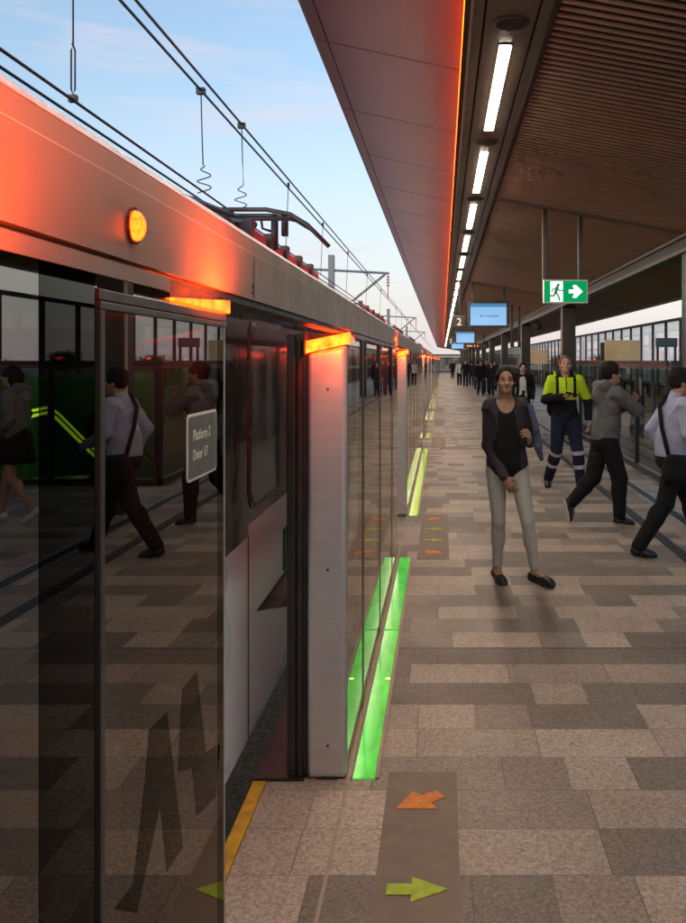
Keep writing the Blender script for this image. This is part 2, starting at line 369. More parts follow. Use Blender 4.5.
def lamp_light(x, y, z, en, parent, aim=(-.15, 0, 1), cone=165):       # added spot for the orange wash of a beacon
    ld = bpy.data.lights.new('beacon_wash_spot', 'SPOT'); ld.energy = en; ld.color = (1., .085, .008); ld.shadow_soft_size = .02; ld.spot_size = R(cone); ld.spot_blend = .6
    lo = bpy.data.objects.new('beacon_wash_spot', ld); COL.objects.link(lo); lo.parent = parent; lo.location = Vector((x, y, z)) - ORG[parent]
    lo.rotation_euler = (-Vector(aim)).to_track_quat('Z', 'Y').to_euler()
    return lo
ORD = ['', 'first', 'second', 'third', 'fourth', 'fifth', 'sixth']
for k in range(1, len(DOORS)):
    d0, d1 = DOORS[k]
    near_start = DOORS[k - 1][1]
    nxt = DOORS[k + 1][0] if k + 1 < len(DOORS) else YEND - 6
    mid = .5 * (d0 + d1)
    if k == 1: lab = 'nearest doorway portal with glowing lamp disc and silver post beside the open gap'
    elif k == 2: lab = 'second doorway portal along the screens, beyond the first green floor strip'
    elif k == 3: lab = 'third doorway portal along the screens, beyond the lime floor strip'
    else: lab = 'far doorway portal with small glowing beacons down the screen wall'
    g = 'platform screen doorways'
    t = thing('screen_doorway', lab, 'screen doorway', (XF, mid, 0), g)
    y_h0, y_h1 = (d0 - .65 if k > 1 else -2.5), d1 + .0
    # header over the doorway, jointed as in the photograph
    segs = [(d0 - 1.35 if k > 1 else -2.5, d0 + .249), (d0 + .252, d0 + .98), (d0 + .983, d1 + .45)]
    for a, b in segs:
        bm = BM(); prism_y(bm, HP, a, b); hp_ = part('header_panel', bm, M['header'], t)
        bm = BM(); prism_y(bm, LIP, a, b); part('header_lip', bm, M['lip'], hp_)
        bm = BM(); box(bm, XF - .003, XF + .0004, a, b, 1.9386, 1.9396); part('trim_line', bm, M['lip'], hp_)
    hs, he = segs[0][0], segs[-1][1]
    bm = BM(); box(bm, -.46, XF - .012, hs, he, 1.832, 1.8435); part('header_gap', bm, M['black'], t)
    bm = BM(); box(bm, XF - .004, XF + .001, d0 + .2465, d0 + .2545, 1.848, 1.93); part('joint_strip', bm, M['rail'], t)
    # disc lamp
    yl = d0 - .483
    bm = BM(); disc_x(bm, XF - .002, XF + .004, yl, 1.889, .0235); ring = part('lamp_ring', bm, M['train_trim'], t, smooth=False)
    bm = BM()
    for i in range(6):
        a0, a1 = i / 6 * math.pi / 2, (i + 1) / 6 * math.pi / 2
        disc_x(bm, XF + .004 + .012 * math.sin(a0), XF + .004 + .012 * math.sin(a1), yl, 1.889, .0195 * math.cos(a0), max(.0195 * math.cos(a1), .0008))
    part('lamp_lens', bm, M['amber_core'], ring, smooth=True)
    # posts either side
    p1 = part('post', post_bm(d1, d1 + .09), M['silver'], t, bevel=.02, seg=4)
    bm = BM(); box(bm, -.52, -.43, d1 - .0012, d1 + .01, .0, .004); part('post_foot', bm, M['rail'], p1)
    bm = BM(); prism_y(bm, [(-.553, .004), (-.4065, .004), (-.4065, 1.776), (-.553, 1.743)], d0 - .07, d0 - .004)
    p2 = part('post', bm, M['silver'], t, bevel=.006)
    if k < 4:
        for bz in (.14, .86, 1.60):
            bm = BM(); tube(bm, [(-.47, d1 - .002, bz), (-.47, d1 + .02, bz)], .006, 10); part('bolt', bm, M['rail'], p1)
        for bz in (1.858, 1.872): bm = BM(); disc_x(bm, XF - .002, XF + .003, d0 + .236, bz, .003, .003, 10); part('bolt', bm, M['black'], t)
    bm = BM(); box(bm, -.563, -.557, d1 - .05, d1 + .33, 1.74, 1.836); part('beacon_light_baffle', bm, M['black'], t)  # added plates that block beacon light from reaching the train
    bm = BM(); box(bm, -.563, -.557, d0 - .33, d0 + .05, 1.74, 1.836); part('beacon_light_baffle', bm, M['black'], t)
    bm = BM(); lens(bm, d1 - .030, 1); part('beacon', bm, M['amber'], t, bevel=.008, seg=3)
    bm = BM(); lens(bm, d0 + .012, -1); part('beacon', bm, M['amber'], t, bevel=.008, seg=3)
    if k < 6:
        for nm, (lx, ly, lz, en) in enumerate(((-.295, d0 - .08, 1.80, 7.), (-.44, d1 - .22, 1.80, 2.6))):
            lamp_light(lx, ly, lz, en, t, (-.3, 0, 1) if nm == 0 else (0, 1, -.75), 165 if nm == 0 else 84)
    # parked door leaf edges seen beside the far post
    bm = BM(); box(bm, -.640, -.604, d1 + .01, d1 + .06, .0, 1.83); lf = part('door_leaf_edge', bm, M['black'], t, bevel=.006)
    bm = BM(); box(bm, -.602, -.558, d1 + .025, d1 + .06, .0, 1.83); part('door_leaf_edge', bm, M['black'], t)
    bm = BM(); box(bm, -.596, -.578, d1 + .012, d1 + .024, .0, 1.80); part('rubber_seal', bm, M['rubber'], lf, bevel=.004)
    bm = BM(); box(bm, -.64, -.40, d1 + .09, d1 + .1, 1.787, 1.832); part('post_cap', bm, M['black'], t)
    # bay of fixed glass after this doorway
# fixed glass bays
for k in range(0, len(DOORS)):
    a = DOORS[k][1]; b = DOORS[k + 1][0] if k + 1 < len(DOORS) else YEND - 6
    if k == 0: lab = 'nearest dark glass bay with the platform and door sign, mirroring walkers'
    elif k == 1: lab = 'dark glass bay beside the bright green floor strip, after first silver post'
    elif k == 2: lab = 'glass bay beside the lime floor strip, between second and third doorways'
    else: lab = 'far glass bay narrowing towards the end of the platform'
    t = thing('glass_screen', lab, 'glass screen', (XF, .5 * (a + b), 0), 'fixed glass screen bays')
    L = b - a
    if k == 0:
        cuts = [-2.51, -1.3, -.1, .872, 1.012]
    elif k == 1: cuts = [a + .012, 4.43, 5.63, 6.97, b]
    else:
        n = max(2, round(L / 1.35)); cuts = [a + .012 + (L - .012) * i / n for i in range(n + 1)]
    for i in range(len(cuts) - 1):
        bm = BM(); gp = .0006 if k == 0 else .004; box(bm, XF - .012, XF, cuts[i] + gp, cuts[i + 1] - gp, .012, 1.817)
        part('glass_pane', bm, M['film'] if (k == 0 and i == 3) else M['glass' if k == 0 else 'glass2'], t)
        if i and not (k == 0 and i == 3): 
            bm = BM(); box(bm, XF - .02, XF + (.0012 if k else -.003), cuts[i] - (.045 if k else .004), cuts[i] + (.045 if k else .004), .012, 1.817); part('mullion', bm, M['black'], t)
    bm = BM(); box(bm, XF - .05, XF - .013, cuts[0], b - .07, 0, .05); part('sill', bm, M['rail'], t)
    ha = DOORS[k][1] + .453 if k else -2.5
    hb = b - 1.353
    if k:
        seg_n = max(1, round((hb - ha) / 2.4))
        for i in range(seg_n):
            s0 = ha + (hb - ha) * i / seg_n; s1 = ha + (hb - ha) * (i + 1) / seg_n - .003
            bm = BM(); prism_y(bm, HP, s0, s1); hp_ = part('header_panel', bm, M['header'], t)
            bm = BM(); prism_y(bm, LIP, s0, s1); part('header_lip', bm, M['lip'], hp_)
        bm = BM(); box(bm, -.46, XF - .012, ha, hb, 1.832, 1.8435); part('header_gap', bm, M['black'], t)
        bm = BM(); box(bm, XF - .015, XF - .002, a + .34, b - .34, 1.8185, 1.838); part('lower_band', bm, M['header'], t)
    else:
        bm = BM(); box(bm, XF - .015, XF - .002, -2.5, 1.298, 1.8185, 1.838); part('lower_band', bm, M['header'], t)
        bm = BM(); box(bm, XF - .012, XF - .003, 1.016, 1.30, 1.802, 1.8175); part('glass_pane', bm, M['glass'], t)
        bm = BM(); box(bm, XF - .03, XF - .016, .9, 1.30, 1.79, 1.8175); part('header_gap', bm, M['black'], t)
        bm = BM(); box(bm, XF - .03, XF - .013, 1.302, 1.61, 1.805, 1.832); part('header_gap', bm, M['black'], t)
        # open leaf with rails and stile, proud of the fixed glass
        bm = BM(); box(bm, XF - .012, XF, 1.034, 1.606, .05, 1.7775); lp = part('door_leaf', bm, M['glass'], t)
        bm = BM(); box(bm, XF - .014, XF + .004, 1.020, 1.615, 1.778, 1.787); box(bm, XF - .014, XF + .003, 1.020, 1.615, 1.7885, 1.801); part('leaf_rail', bm, M['rail'], lp, bevel=.001)
        bm = BM(); box(bm, XF - .014, XF + .004, 1.020, 1.0335, .02, 1.7775); part('leaf_stile', bm, M['rail'], lp, bevel=.001)
        bm = BM(); box(bm, XF - .012, XF + .001, 1.6065, 1.614, .02, 1.7775); part('leaf_edge', bm, M['silver'], lp)
        bm = BM(); sheet_x(bm, [(1.565, .06), (1.6055, .06), (1.6055, 1.777), (1.565, 1.777)], XF + .0002); part('edge_film', bm, M['film'], lp)
        FILM = lp
        bm = BM(); box(bm, XF - .05, XF - .03, 1.575, 1.612, .02, 1.77); part('rear_post', bm, M['black'], t)
        bm = BM(); box(bm, XF - .06, XF - .03, .875, 1.03, .02, 1.80); part('rear_post', bm, M['black'], t)
        lamp_light(-.26, .64, 1.79, 14., t, (-.35, .1, 1))  # spot added beside an out-of-view beacon to wash the near header orange
        bm = BM(); lens(bm, .74, -1); part('beacon', bm, M['amber'], t, bevel=.008, seg=3)  # unseen beacon added for the orange glow on the near header
        # sign on the glass
        xs = XF + .0012
        def rrect(y0, y1, z0, z1, r, n=6):
            pts = []
            for cy, cz, a0 in ((y1 - r, z1 - r, 0), (y0 + r, z1 - r, 90), (y0 + r, z0 + r, 180), (y1 - r, z0 + r, 270)):
                for i in range(n + 1):
                    an = R(a0 + 90 * i / n); pts.append((cy + r * math.cos(an), cz + r * math.sin(an)))
            return pts
        bm = BM(); prism_x(bm, rrect(1.374, 1.553, 1.531, 1.636, .011), xs - .001, xs); sg = part('door_sign', bm, M['sticker_white'], t)
        bm = BM(); prism_x(bm, rrect(1.379, 1.548, 1.5355, 1.6315, .008), xs + .0002, xs + .0009); part('sign_face', bm, M['sticker'], sg)
        # text runs along +Y, facing +X
        Mx = Matrix(((0, 0, 1, xs + .0012), (1, 0, 0, 1.402), (0, 1, 0, 1.594), (0, 0, 0, 1)))
        text_mesh('sign_text', 'Platform 2', .0235, M['sticker_white'], sg, Mx, .0002, 1.06)
        Mx = Matrix(((0, 0, 1, xs + .0012), (1, 0, 0, 1.402), (0, 1, 0, 1.563), (0, 0, 0, 1)))
        text_mesh('sign_text', 'Door 17', .0235, M['sticker_white'], sg, Mx, .0002, 1.06)

# ------------------------------------------------------------------ lit floor strips
def floor_strip(y0, y1, m, lab, joint=None, hot=None):
    t = thing('floor_light', lab, 'floor light', (-.32, (y0 + y1) / 2, 0), 'lit floor strips along the glass screens')
    bm = BM()
    ys = [y0, joint - .012, joint + .012, y1] if joint else [y0, y1]
    for i in range(0, len(ys), 2): box(bm, -.368, -.278, ys[i], ys[i + 1], -.01, .006)
    part('light_panel', bm, m, t)
    bm = BM(); box(bm, -.379, -.370, y0, y1, -.01, .009); box(bm, -.276, -.260, y0, y1, -.01, .009)
    part('frame', bm, M['frame_tan'], t, bevel=.002)
    if hot:
        bm = BM(); disc_z(bm, hot[0], hot[1], .0062, .008, .013); part('bulb', bm, M['led_hot'], t)
floor_strip(3.69, 7.82, M['led_green'], 'bright green lit strip in the floor before the nearest silver post', 5.72, (-.293, 4.84))
floor_strip(9.93, 17.55, M['led_lime'], 'long lime green lit strip in the floor after the second doorway', 12.6)
for i, (k, lim) in enumerate(((3, None), (4, None), (5, None), (6, None), (7, None), (8, None), (9, None))):
    a, b = DOORS[k][1] + .02, DOORS[k + 1][0] - .02
    if k == 3: b = 21.2
    lab = ['short lime lit floor strip just past the third doorway', 'pale yellow lit floor strip, fourth along the screens'][min(i, 1)] if i < 2 else 'tiny pale lit floor strip far along the screens'
    floor_strip(a, b, M['led_lime'] if k == 3 else M['led_pale'], lab)

# ------------------------------------------------------------------ boarding mats with arrows
def arrow_pts(cx, cy, L, W, ang, hl=.5, sw=.33):
    p = [(-L / 2, -W * sw / 2 * 1.3), (L / 2 - L * hl, -W * sw / 2 * 1.3), (L / 2 - L * hl, -W / 2), (L / 2, 0), (L / 2 - L * hl, W / 2), (L / 2 - L * hl, W * sw / 2 * 1.3), (-L / 2, W * sw / 2 * 1.3)]
    c, s = math.cos(ang), math.sin(ang)
    return [(cx + x * c - y * s, cy + x * s + y * c) for x, y in p]
for k in range(1, 6):
    d0, d1 = DOORS[k]
    c = (d0 + d1) / 2
    lab = {1: 'brown boarding mat with orange and lime arrows in the foreground', 2: 'brown arrow mat at the second doorway, between green and lime strips'}.get(k, 'distant brown boarding mat at a far screen doorway')
    t = thing('boarding_mat', lab, 'floor mat', (-.08, c, 0), 'arrow mats at the doorways')
    bm = BM(); box(bm, -.222, .058, d0 - .05, d1 + .065, -.004, .004); part('mat_sheet', bm, M['matbrown'], t)
    if k > 3: continue
    for yo, kind in ((.86, 'o'), (.262, 'g'), (-.30, 'g'), (-.86, 'o')):
        bm = BM()
        if kind == 'g': prism_z(bm, arrow_pts(-.081, c + yo, .2, .14, 0, .6), .005, .0075)
        else:
            s = 1 if yo > 0 else -1
            # diagonal arrow pointing to the doorway edge
            pts = [(-.178, -.075), (-.12, .065), (-.083, .034), (-.025, .072), (.012, .02), (-.044, -.03), (-.018, -.075)]
            prism_z(bm, [(x, c + yo + s * y) for x, y in pts], .005, .0075)
        part('arrow', bm, M['green_ink'] if kind == 'g' else M['orange_ink'], t)

# ------------------------------------------------------------------ canopy
ZC = EYE + 1.80
def zs(x): return ZC - .183 * (x - .58)
XB0, XB1, XE = 2.70, 2.95, 4.30
can = thing('station_canopy', 'long bronze canopy with copper soffit and slatted ceiling over the platform', 'canopy', (1.5, 60, 0))
Y0, Y1 = -9., 141.
def soff(x): return EYE + 2.01 - (x + .79) * (.20 / .93)
bm = BM()
y = 5.64 - 1.55 * 9; ysx = []
while y < Y1: ysx.append(y); y += 1.55
for a, b in zip(ysx, ysx[1:]):
    prism_y(bm, [(-.715, soff(-.715)), (.118, soff(.118)), (.118, soff(.118) + .02), (-.715, soff(-.715) + .02)], a + .006, b - .006)
part('soffit_panels', bm, M['copper'], can)
bm = BM(); 
for a, b in zip(ysx, ysx[1:]):
    prism_y(bm, [(-.79, soff(-.79)), (-.722, soff(-.722)), (-.722, soff(-.722) + .02), (-.79, soff(-.79) + .02)], a + .005, b - .005)
part('edge_trim', bm, M['copper'], can)
bm = BM(); prism_y(bm, [(-.80, soff(-.79) + .021), (4.32, ZC + .35), (4.32, ZC + .42), (-.82, ZC + .36), (-.82, soff(-.79) + .03)], Y0, Y1)
part('roof_sheet', bm, M['fascia'], can)
bm = BM()
for a, b in zip(ysx, ysx[1:]): box(bm, .104, .124, a + .03, b - .03, ZC - .094, ZC - .080)
part('edge_strip', bm, M['soffit_glow'], can)  # glowing strip added to imitate beacon reflections on the soffit's inner edge
bm = BM(); box(bm, .1255, .135, Y0, Y1, ZC - .102, ZC + .02); box(bm, .105, .1254, Y0, Y1, ZC - .102, ZC - .0965); part('glow_shield', bm, M['backing'], can)  # added shield hiding the glow strip and turning its light to the soffit
bm = BM()
box(bm, .136, .150, Y0, Y1, ZC - .10, ZC + .1); part('gutter_edge', bm, mat('gutter_edge', (.3, .25, .22), .4, .6), can)
bm = BM()
box(bm, .151, .215, Y0, Y1, ZC, ZC + .02); box(bm, .227, .492, Y0, Y1, ZC, ZC + .02); box(bm, .504, .565, Y0, Y1, ZC - .002, ZC + .02)
part('light_trough', bm, M['trough'], can)
bm = BM(); box(bm, .1365, .60, Y0, Y1, ZC + .04, ZC + .06); box(bm, .566, .596, Y0, Y1, ZC - .01, ZC + .03); part('trough_backing', bm, M['backing'], can)
# slats across the ceiling
bm = BM(); y = Y0
while y < Y1:
    if abs((y + .4) % 10.4 - 0.0) > .09:
        prism_y(bm, [(.60, zs(.60)), (XE, zs(XE)), (XE, zs(XE) + .013), (.60, zs(.60) + .013)], y, y + .025)
    y += .09
part('ceiling_slats', bm, M['slat'], can)
bm = BM(); prism_y(bm, [(.60, zs(.60) + .03), (XE, zs(XE) + .03), (XE, zs(XE) + .05), (.60, zs(.60) + .05)], Y0, Y1); part('slat_backing', bm, M['backing'], can)
bm = BM(); box(bm, XE + .001, XE + .03, Y0, Y1, zs(XE) - .03, zs(XE) + .12); part('canopy_edge', bm, mat('edge_pale', (.5, .42, .38), .4, .4), can)
rib_m = mat('rib_metal', (.16, .12, .10), .45, .3)
for i in range(-1, 13):
    yy = 10.0 + 10.4 * i
    bm = BM(); prism_y(bm, [(.57, zs(.57) - .012), (XE, zs(XE) - .012), (XE, zs(XE) + .05), (.57, zs(.57) + .05)], yy - .02, yy + .02)
    part('cross_rib', bm, rib_m, can)
bm = BM(); box(bm, XB0, XB1, Y0, Y1, EYE + 1.235, zs(XB0) - .002)
part('longitudinal_beam', bm, M['beam'], can, bevel=.01)
bm = BM(); box(bm, XB0 - .05, XB0 - .001, Y0, Y1, EYE + 1.19, EYE + 1.232); box(bm, XB0 - .04, XB0 - .001, Y0, Y1, zs(XB0) - .05, zs(XB0) - .015)
part('beam_flange', bm, mat('flange', (.13, .10, .088), .4, .4), can)
# columns
for i in range(0, 13):
    yy = 10.0 + 10.4 * i
    lab = {0: 'dark square column at the right edge of the picture', 1: 'dark square column behind the worker, under the exit sign', 2: 'second dark column along, left of the worker'}.get(i, 'distant dark canopy column farther down the platform')
    t = thing('canopy_column', lab, 'column', (2.84, yy, 0), 'dark canopy columns')
    bm = BM(); box(bm, 2.695, 2.995, yy - .15, yy + .15, 0, EYE + 1.232); part('shaft', bm, M['column'], t, bevel=.01)
    bm = BM(); box(bm, 2.668, 2.692, yy - .155, yy - .13, 0, EYE + 1.188); part('edge_strip', bm, M['columnedge'], t)
    bm = BM(); box(bm, 2.65, 3.04, yy - .19, yy + .19, 0.0, .02); part('base_plate', bm, M['steel'], t, bevel=.004)
# ceiling lights and speakers
for i in range(-2, 45):
    y0 = 5.14 + 2.62 * i
    if i == 0: lab = 'nearest long white ceiling light in the trough at the top'
    elif i == 1: lab = 'second white ceiling light, above the cross rib'
    elif i == 2: lab = 'third white ceiling light, just beyond the cross rib'
    elif i < 0: lab = 'ceiling light overhead in the trough above the frame'
    else: lab = 'small far ceiling light down the trough'
    t = thing('ceiling_light', lab, 'ceiling light', (.36, y0 + .95, ZC), 'white ceiling lights along the trough')
    bm = BM(); box(bm, .318, .402, y0 - .02, y0 + 1.9, ZC - .006, ZC - .0015); part('frame', bm, M['trough'], t, bevel=.002)
    bm = BM(); box(bm, .326, .394, y0, y0 + 1.88, ZC - .011, ZC - .0065); part('diffuser', bm, M['tube'], t)
    if -1 <= i < 14:
        lab = {0: 'nearest round black ceiling speaker at the top of the picture', 1: 'second round ceiling speaker between the first two lights'}.get(i, 'small far round ceiling speaker between lights')
        s = thing('ceiling_speaker', lab, 'speaker', (.365, y0 - .34, ZC), 'round ceiling speakers in the trough')
        bm = BM(); disc_z(bm, .365, y0 - .34, ZC - .012, ZC - .001, .09, .1); part('rim', bm, M['trough'], s)
        bm = BM(); disc_z(bm, .365, y0 - .34, ZC - .016, ZC - .0125, .078, .082); part('grille', bm, M['backing'], s)
        bm = BM(); disc_z(bm, .365, y0 - .20, ZC - .02, ZC - .001, .008, .012, 12); part('sensor', bm, M['silver'], s)

# ------------------------------------------------------------------ hanging signs
t = thing('exit_sign', 'green exit sign with running man and arrow hanging on two rods', 'exit sign', (1.367, 10.0, 2.48))
ex, ey, ez, ew, eh = 1.367, 10.0, 2.481, .50, .265
bm = BM(); box(bm, ex - ew / 2, ex + ew / 2, ey, ey + .05, ez - eh / 2, ez + eh / 2); part('case', bm, M['silver'], t, bevel=.006)
bm = BM(); box(bm, ex - ew / 2 + .014, ex + ew / 2 - .014, ey - .004, ey - .001, ez - eh / 2 + .014, ez + eh / 2 - .014); fc = part('face', bm, M['exit_green'], t)
def sp(u, v): return (ex - ew / 2 + u * ew, ez + eh / 2 - v * eh)
def flat_front(bm, pts, y0=ey - .007, y1=ey - .0045): prism_y(bm, pts, y0, y1)
bm = BM(); flat_front(bm, [sp(.16, .07), sp(.44, .07), sp(.44, .93), sp(.16, .93)]); part('door_symbol', bm, M['exit_white'], fc)
bm = BM(); flat_front(bm, [sp(.57, .42), sp(.69, .42), sp(.65, .25), sp(.73, .22), sp(.88, .5), sp(.73, .78), sp(.65, .75), sp(.69, .58), sp(.57, .58)]); part('arrow', bm, M['exit_white'], fc)
bm = BM()
hc = sp(.335, .235)
flat_front(bm, [(hc[0] + .017 * math.cos(a * .5236), hc[1] + .017 * math.sin(a * .5236)) for a in range(12)], ey - .0095, ey - .0072)
def limb(bm, pts, w, dy=0.):
    for i, (p, q) in enumerate(zip(pts, pts[1:])):
        p = Vector(sp(*p)); q = Vector(sp(*q)); d = (q - p).normalized(); n = Vector((-d.y, d.x)) * w / 2; p = p - d * w * .4; q = q + d * w * .4
        flat_front(bm, [tuple(p + n), tuple(q + n), tuple(q - n), tuple(p - n)], ey - .0095 - dy - .0004 * i, ey - .0072)
limb(bm, [(.31, .34), (.275, .56)], .034)
limb(bm, [(.30, .36), (.215, .40), (.195, .50)], .012, .0003)
limb(bm, [(.32, .38), (.37, .46), (.43, .46)], .012, .0005)
limb(bm, [(.275, .56), (.24, .68), (.165, .68)], .017, .0007)
limb(bm, [(.28, .56), (.335, .66), (.365, .86)], .017, .0012)
part('running_figure', bm, mat('exit_green_ink', (.0, .22, .06), .6), fc)
for px in (1.14, 1.535):
    bm = BM(); box(bm, px - .024, px + .024, ey + .012, ey + .04, ez + eh / 2, zs(px) - .01); r_ = part('rod', bm, M['column'], t, bevel=.004)
    bm = BM(); box(bm, px - .030, px - .0245, ey + .008, ey + .02, ez + eh / 2, zs(px) - .015); part('rod_edge', bm, M['columnedge'], r_)

def display(y, lab, words=True):
    x, z, w, h = 1.04, EYE + 45.7 / 900 * 20.4, .93, .6
    t = thing('display_screen', lab, 'display screen', (x, y, z), 'pale blue hanging display screens')
    bm = BM(); box(bm, x - w / 2, x + w / 2, y, y + .12, z - h / 2, z + h / 2); part('case', bm, M['black'], t, bevel=.012)
    bm = BM(); box(bm, x - w / 2 + .055, x + w / 2 - .055, y - .004, y - .001, z - h / 2 + .05, z + h / 2 - .135); s = part('screen', bm, M['screen'], t)
    bm = BM(); box(bm, x - w / 2 + .055, x + w / 2 - .055, y - .004, y - .001, z + h / 2 - .134, z + h / 2 - .055); part('title_band', bm, M['screen_band'], s)
    if words:
        Mx = Matrix(((1, 0, 0, x - .19), (0, 0, -1, y - .0055), (0, 1, 0, z - .06), (0, 0, 0, 1)))
        text_mesh('screen_text', 'Do not board', .075, M['screen_ink'], s, Mx)
    for px in (x - .36, x + .36):
        bm = BM(); box(bm, px - .022, px + .022, y + .04, y + .08, z + h / 2, zs(px)); part('rod', bm, M['column'], t)
    return t
display(20.4, 'nearest pale blue display screen hanging beside the number sign')
display(41.0, 'second smaller display screen hanging lower in the picture', False)
display(62.0, 'smallest display screen farthest down the platform', False)
def number_sign(y, lab):
    x, z = .385, EYE + 38.5 / 900 * 20.4
    t = thing('platform_number_sign', lab, 'number sign', (x, y, z), 'platform number signs')
    bm = BM(); box(bm, x - .145, x + .145, y, y + .09, z - .13, z + .13); c = part('case', bm, M['sign_dark'], t, bevel=.008)
    Mx = Matrix(((1, 0, 0, x - .065), (0, 0, -1, y - .002), (0, 1, 0, z - .083), (0, 0, 0, 1)))
    text_mesh('numeral', '2', .235, M['sign_white'], c, Mx, .001, 1.0)
    bm = BM(); box(bm, x - .015, x + .015, y + .03, y + .06, z + .13, ZC); part('rod', bm, M['column'], t)
number_sign(20.45, 'dark square sign with number 2 beside the nearest display')
number_sign(41.1, 'small dark number sign beside the second display')

def board(x, y, z, w, h, lab, text=False, top=None):
    t = thing('hanging_sign', lab, 'hanging sign', (x, y, z))
    bm = BM(); box(bm, x - w / 2, x + w / 2, y, y + .15, z - h / 2, z + h / 2); c = part('case', bm, M['sign_dark'], t, bevel=.01)
    if text:
        bm = BM()
        xx = x - w / 2 + .15
        while xx < x + w / 2 - .5:
            l = random.uniform(.05, .14); box(bm, xx, xx + l, y - .004, y - .001, z - .055, z + .045); xx += l + random.choice((.03, .03, .12))
        part('led_line', bm, M['amber_text'], c)
    else:
        bm = BM(); box(bm, x - .04, x + .05, y - .004, y - .001, z - .06, z + .06); part('sign_symbol', bm, M['sign_white'], c)
    for px in (x - w * .35, x + w * .35):
        bm = BM(); box(bm, px - .03, px + .03, y + .05, y + .1, z + h / 2, zs(px)); part('rod', bm, M['column'], t)
board(1.9, 51.4, 2.53, 1.3, .26, 'long dark hanging sign with glowing amber line far down the platform', True)
board(2.05, 25.2, 2.16, .30, .17, 'small dark hanging sign left of the second column')
# dome camera
t = thing('dome_camera', 'dark dome camera on a short stalk right of the second column', 'camera', (2.95, 29.0, 2.75))
bm = BM(); tube(bm, [(3.06, 29, zs(3.06)), (3.06, 29, 2.86)], .03); part('stalk', bm, M['column'], t)
bm = BM(); disc_z(bm, 3.06, 29, 2.78, 2.87, .13, .15); part('housing', bm, M['column'], t)
bm = BM()
for i in range(6):
    a0, a1 = i / 6 * math.pi / 2, (i + 1) / 6 * math.pi / 2
    disc_z(bm, 3.06, 29, 2.78 - .12 * math.sin(a0), 2.78 - .12 * math.sin(a1), .12 * math.cos(a0), max(.002, .12 * math.cos(a1)))
part('dome', bm, M['train_black'], t, smooth=True)

# ------------------------------------------------------------------ right side: balustrade, escalator, boards, far screens
def balustrade(pts, lab, n):
    a, b = Vector(pts[0]), Vector(pts[1]); d = (b - a); L = d.length; d.normalize(); nx = Vector((-d.y, d.x))
    t = thing('glass_balustrade', lab, 'balustrade', ((a.x + b.x) / 2, (a.y + b.y) / 2, 0), 'glass balustrades round the escalator opening')
    def bar(s0, s1, w, z0, z1, off=0.):
        bm = BM(); c = [a + d * s0 + nx * (off - w), a + d * s1 + nx * (off - w), a + d * s1 + nx * (off + w), a + d * s0 + nx * (off + w)]
        prism_z(bm, [(p.x, p.y) for p in c], z0, z1); return bm
    part('top_rail', bar(0, L, .03, 1.645, 1.71), M['black'], t, bevel=.006)
    part('red_reflection', bar(0, L, .018, 1.605, 1.64), M['red'], t)  # red reflection below the rail, painted as a band
    part('base_rail', bar(0, L, .03, .0, .09), M['black'], t)
    for i in range(n + 1):
        s = L * i / n; part('post', bar(max(0, s - .035), min(L, s + .035), .034, .0, 1.585, 0), M['column'], t)
    for i in range(n):
        part('glass_pane', bar(L * i / n + .05, L * (i + 1) / n - .05, .006, .1, 1.58), M['clear'], t)
balustrade(((3.09, 12.35), (3.09, 24.05)), 'long glass balustrade with black posts beside the walking men', 6)
balustrade(((3.13, 12.35), (6.05, 12.35)), 'end glass balustrade across the head of the escalator, seen mirrored', 2)
bm = BM(); box(bm, 6.052, 6.10, 12.4, 24, -1.2, 1.45); o = part('void_wall', bm, M['greenwall'], thing('green_wall', 'green panelled wall beyond the escalator', 'wall', (6.07, 18, -1.2)))
bm = BM(); box(bm, 3.15, 6.05, 12.4, 24., -1.29, -1.2); structure('lower_floor', bm, M['channel'])
# escalator
t = thing('escalator', 'escalator with glowing lime handrail descending behind glass', 'escalator', (4.9, 12.7, -1.2))
for x in (4.35, 5.25):
    path = [(x, 13.10, .62), (x, 13.02, .80), (x, 13.2, .95), (x, 13.7, .97), (x, 14.05, .86), (x, 14.5, .64), (x, 16.7, -.44), (x, 18.2, -1.17)]
    bm = BM(); tube(bm, path, .035, 8); part('handrail', bm, M['black'], t, smooth=True)
    if x > 5:
        bm = BM(); tube(bm, [(p[0] - .012, p[1] - .01, p[2] - .05) for p in path[2:]], .026, 6); tube(bm, [(p[0] - .03, p[1] - .01, p[2] + .03) for p in path[2:]], .024, 6); part('handrail_light', bm, M['handrail_led'], t)
    bm = BM(); prism_x(bm, [(13.1, .0), (13.1, .7), (13.3, .88), (13.7, .9), (14.4, .6), (16.7, -.52), (16.7, -1.15), (14.4, 0)], x - .006, x + .006); part('side_glass', bm, M['clear'], t)
bm = BM()
for i in range(14):
    box(bm, 4.42, 5.18, 13.0 + i * .36, 13.36 + i * .36, -.25 - i * .17, -.02 - i * .17 if i else .003)
part('steps', bm, M['steel'], t)

# brassy boards
for j, (x, y, lab) in enumerate(((3.9, 19.5, 'brass coloured board panel above the balustrade, right of the worker'), (3.9, 36.7, 'smaller brass coloured board left of the worker'))):
    t = thing('notice_board', lab, 'board', (x, y, 0))
    bm = BM(); box(bm, x - .39, x + .39, y, y + .06, 1.56, 2.15); part('panel', bm, M['brass'], t, bevel=.01)
    bm = BM(); box(bm, x - .47, x - .393, y - .01, y + .09, 0 if j else -1.2, 2.1); part('post', bm, M['column'], t)
    bm = BM(); box(bm, x - .39, x + .39, y - .008, y - .002, 2.135, 2.15); part('top_edge', bm, M['silver'], t)

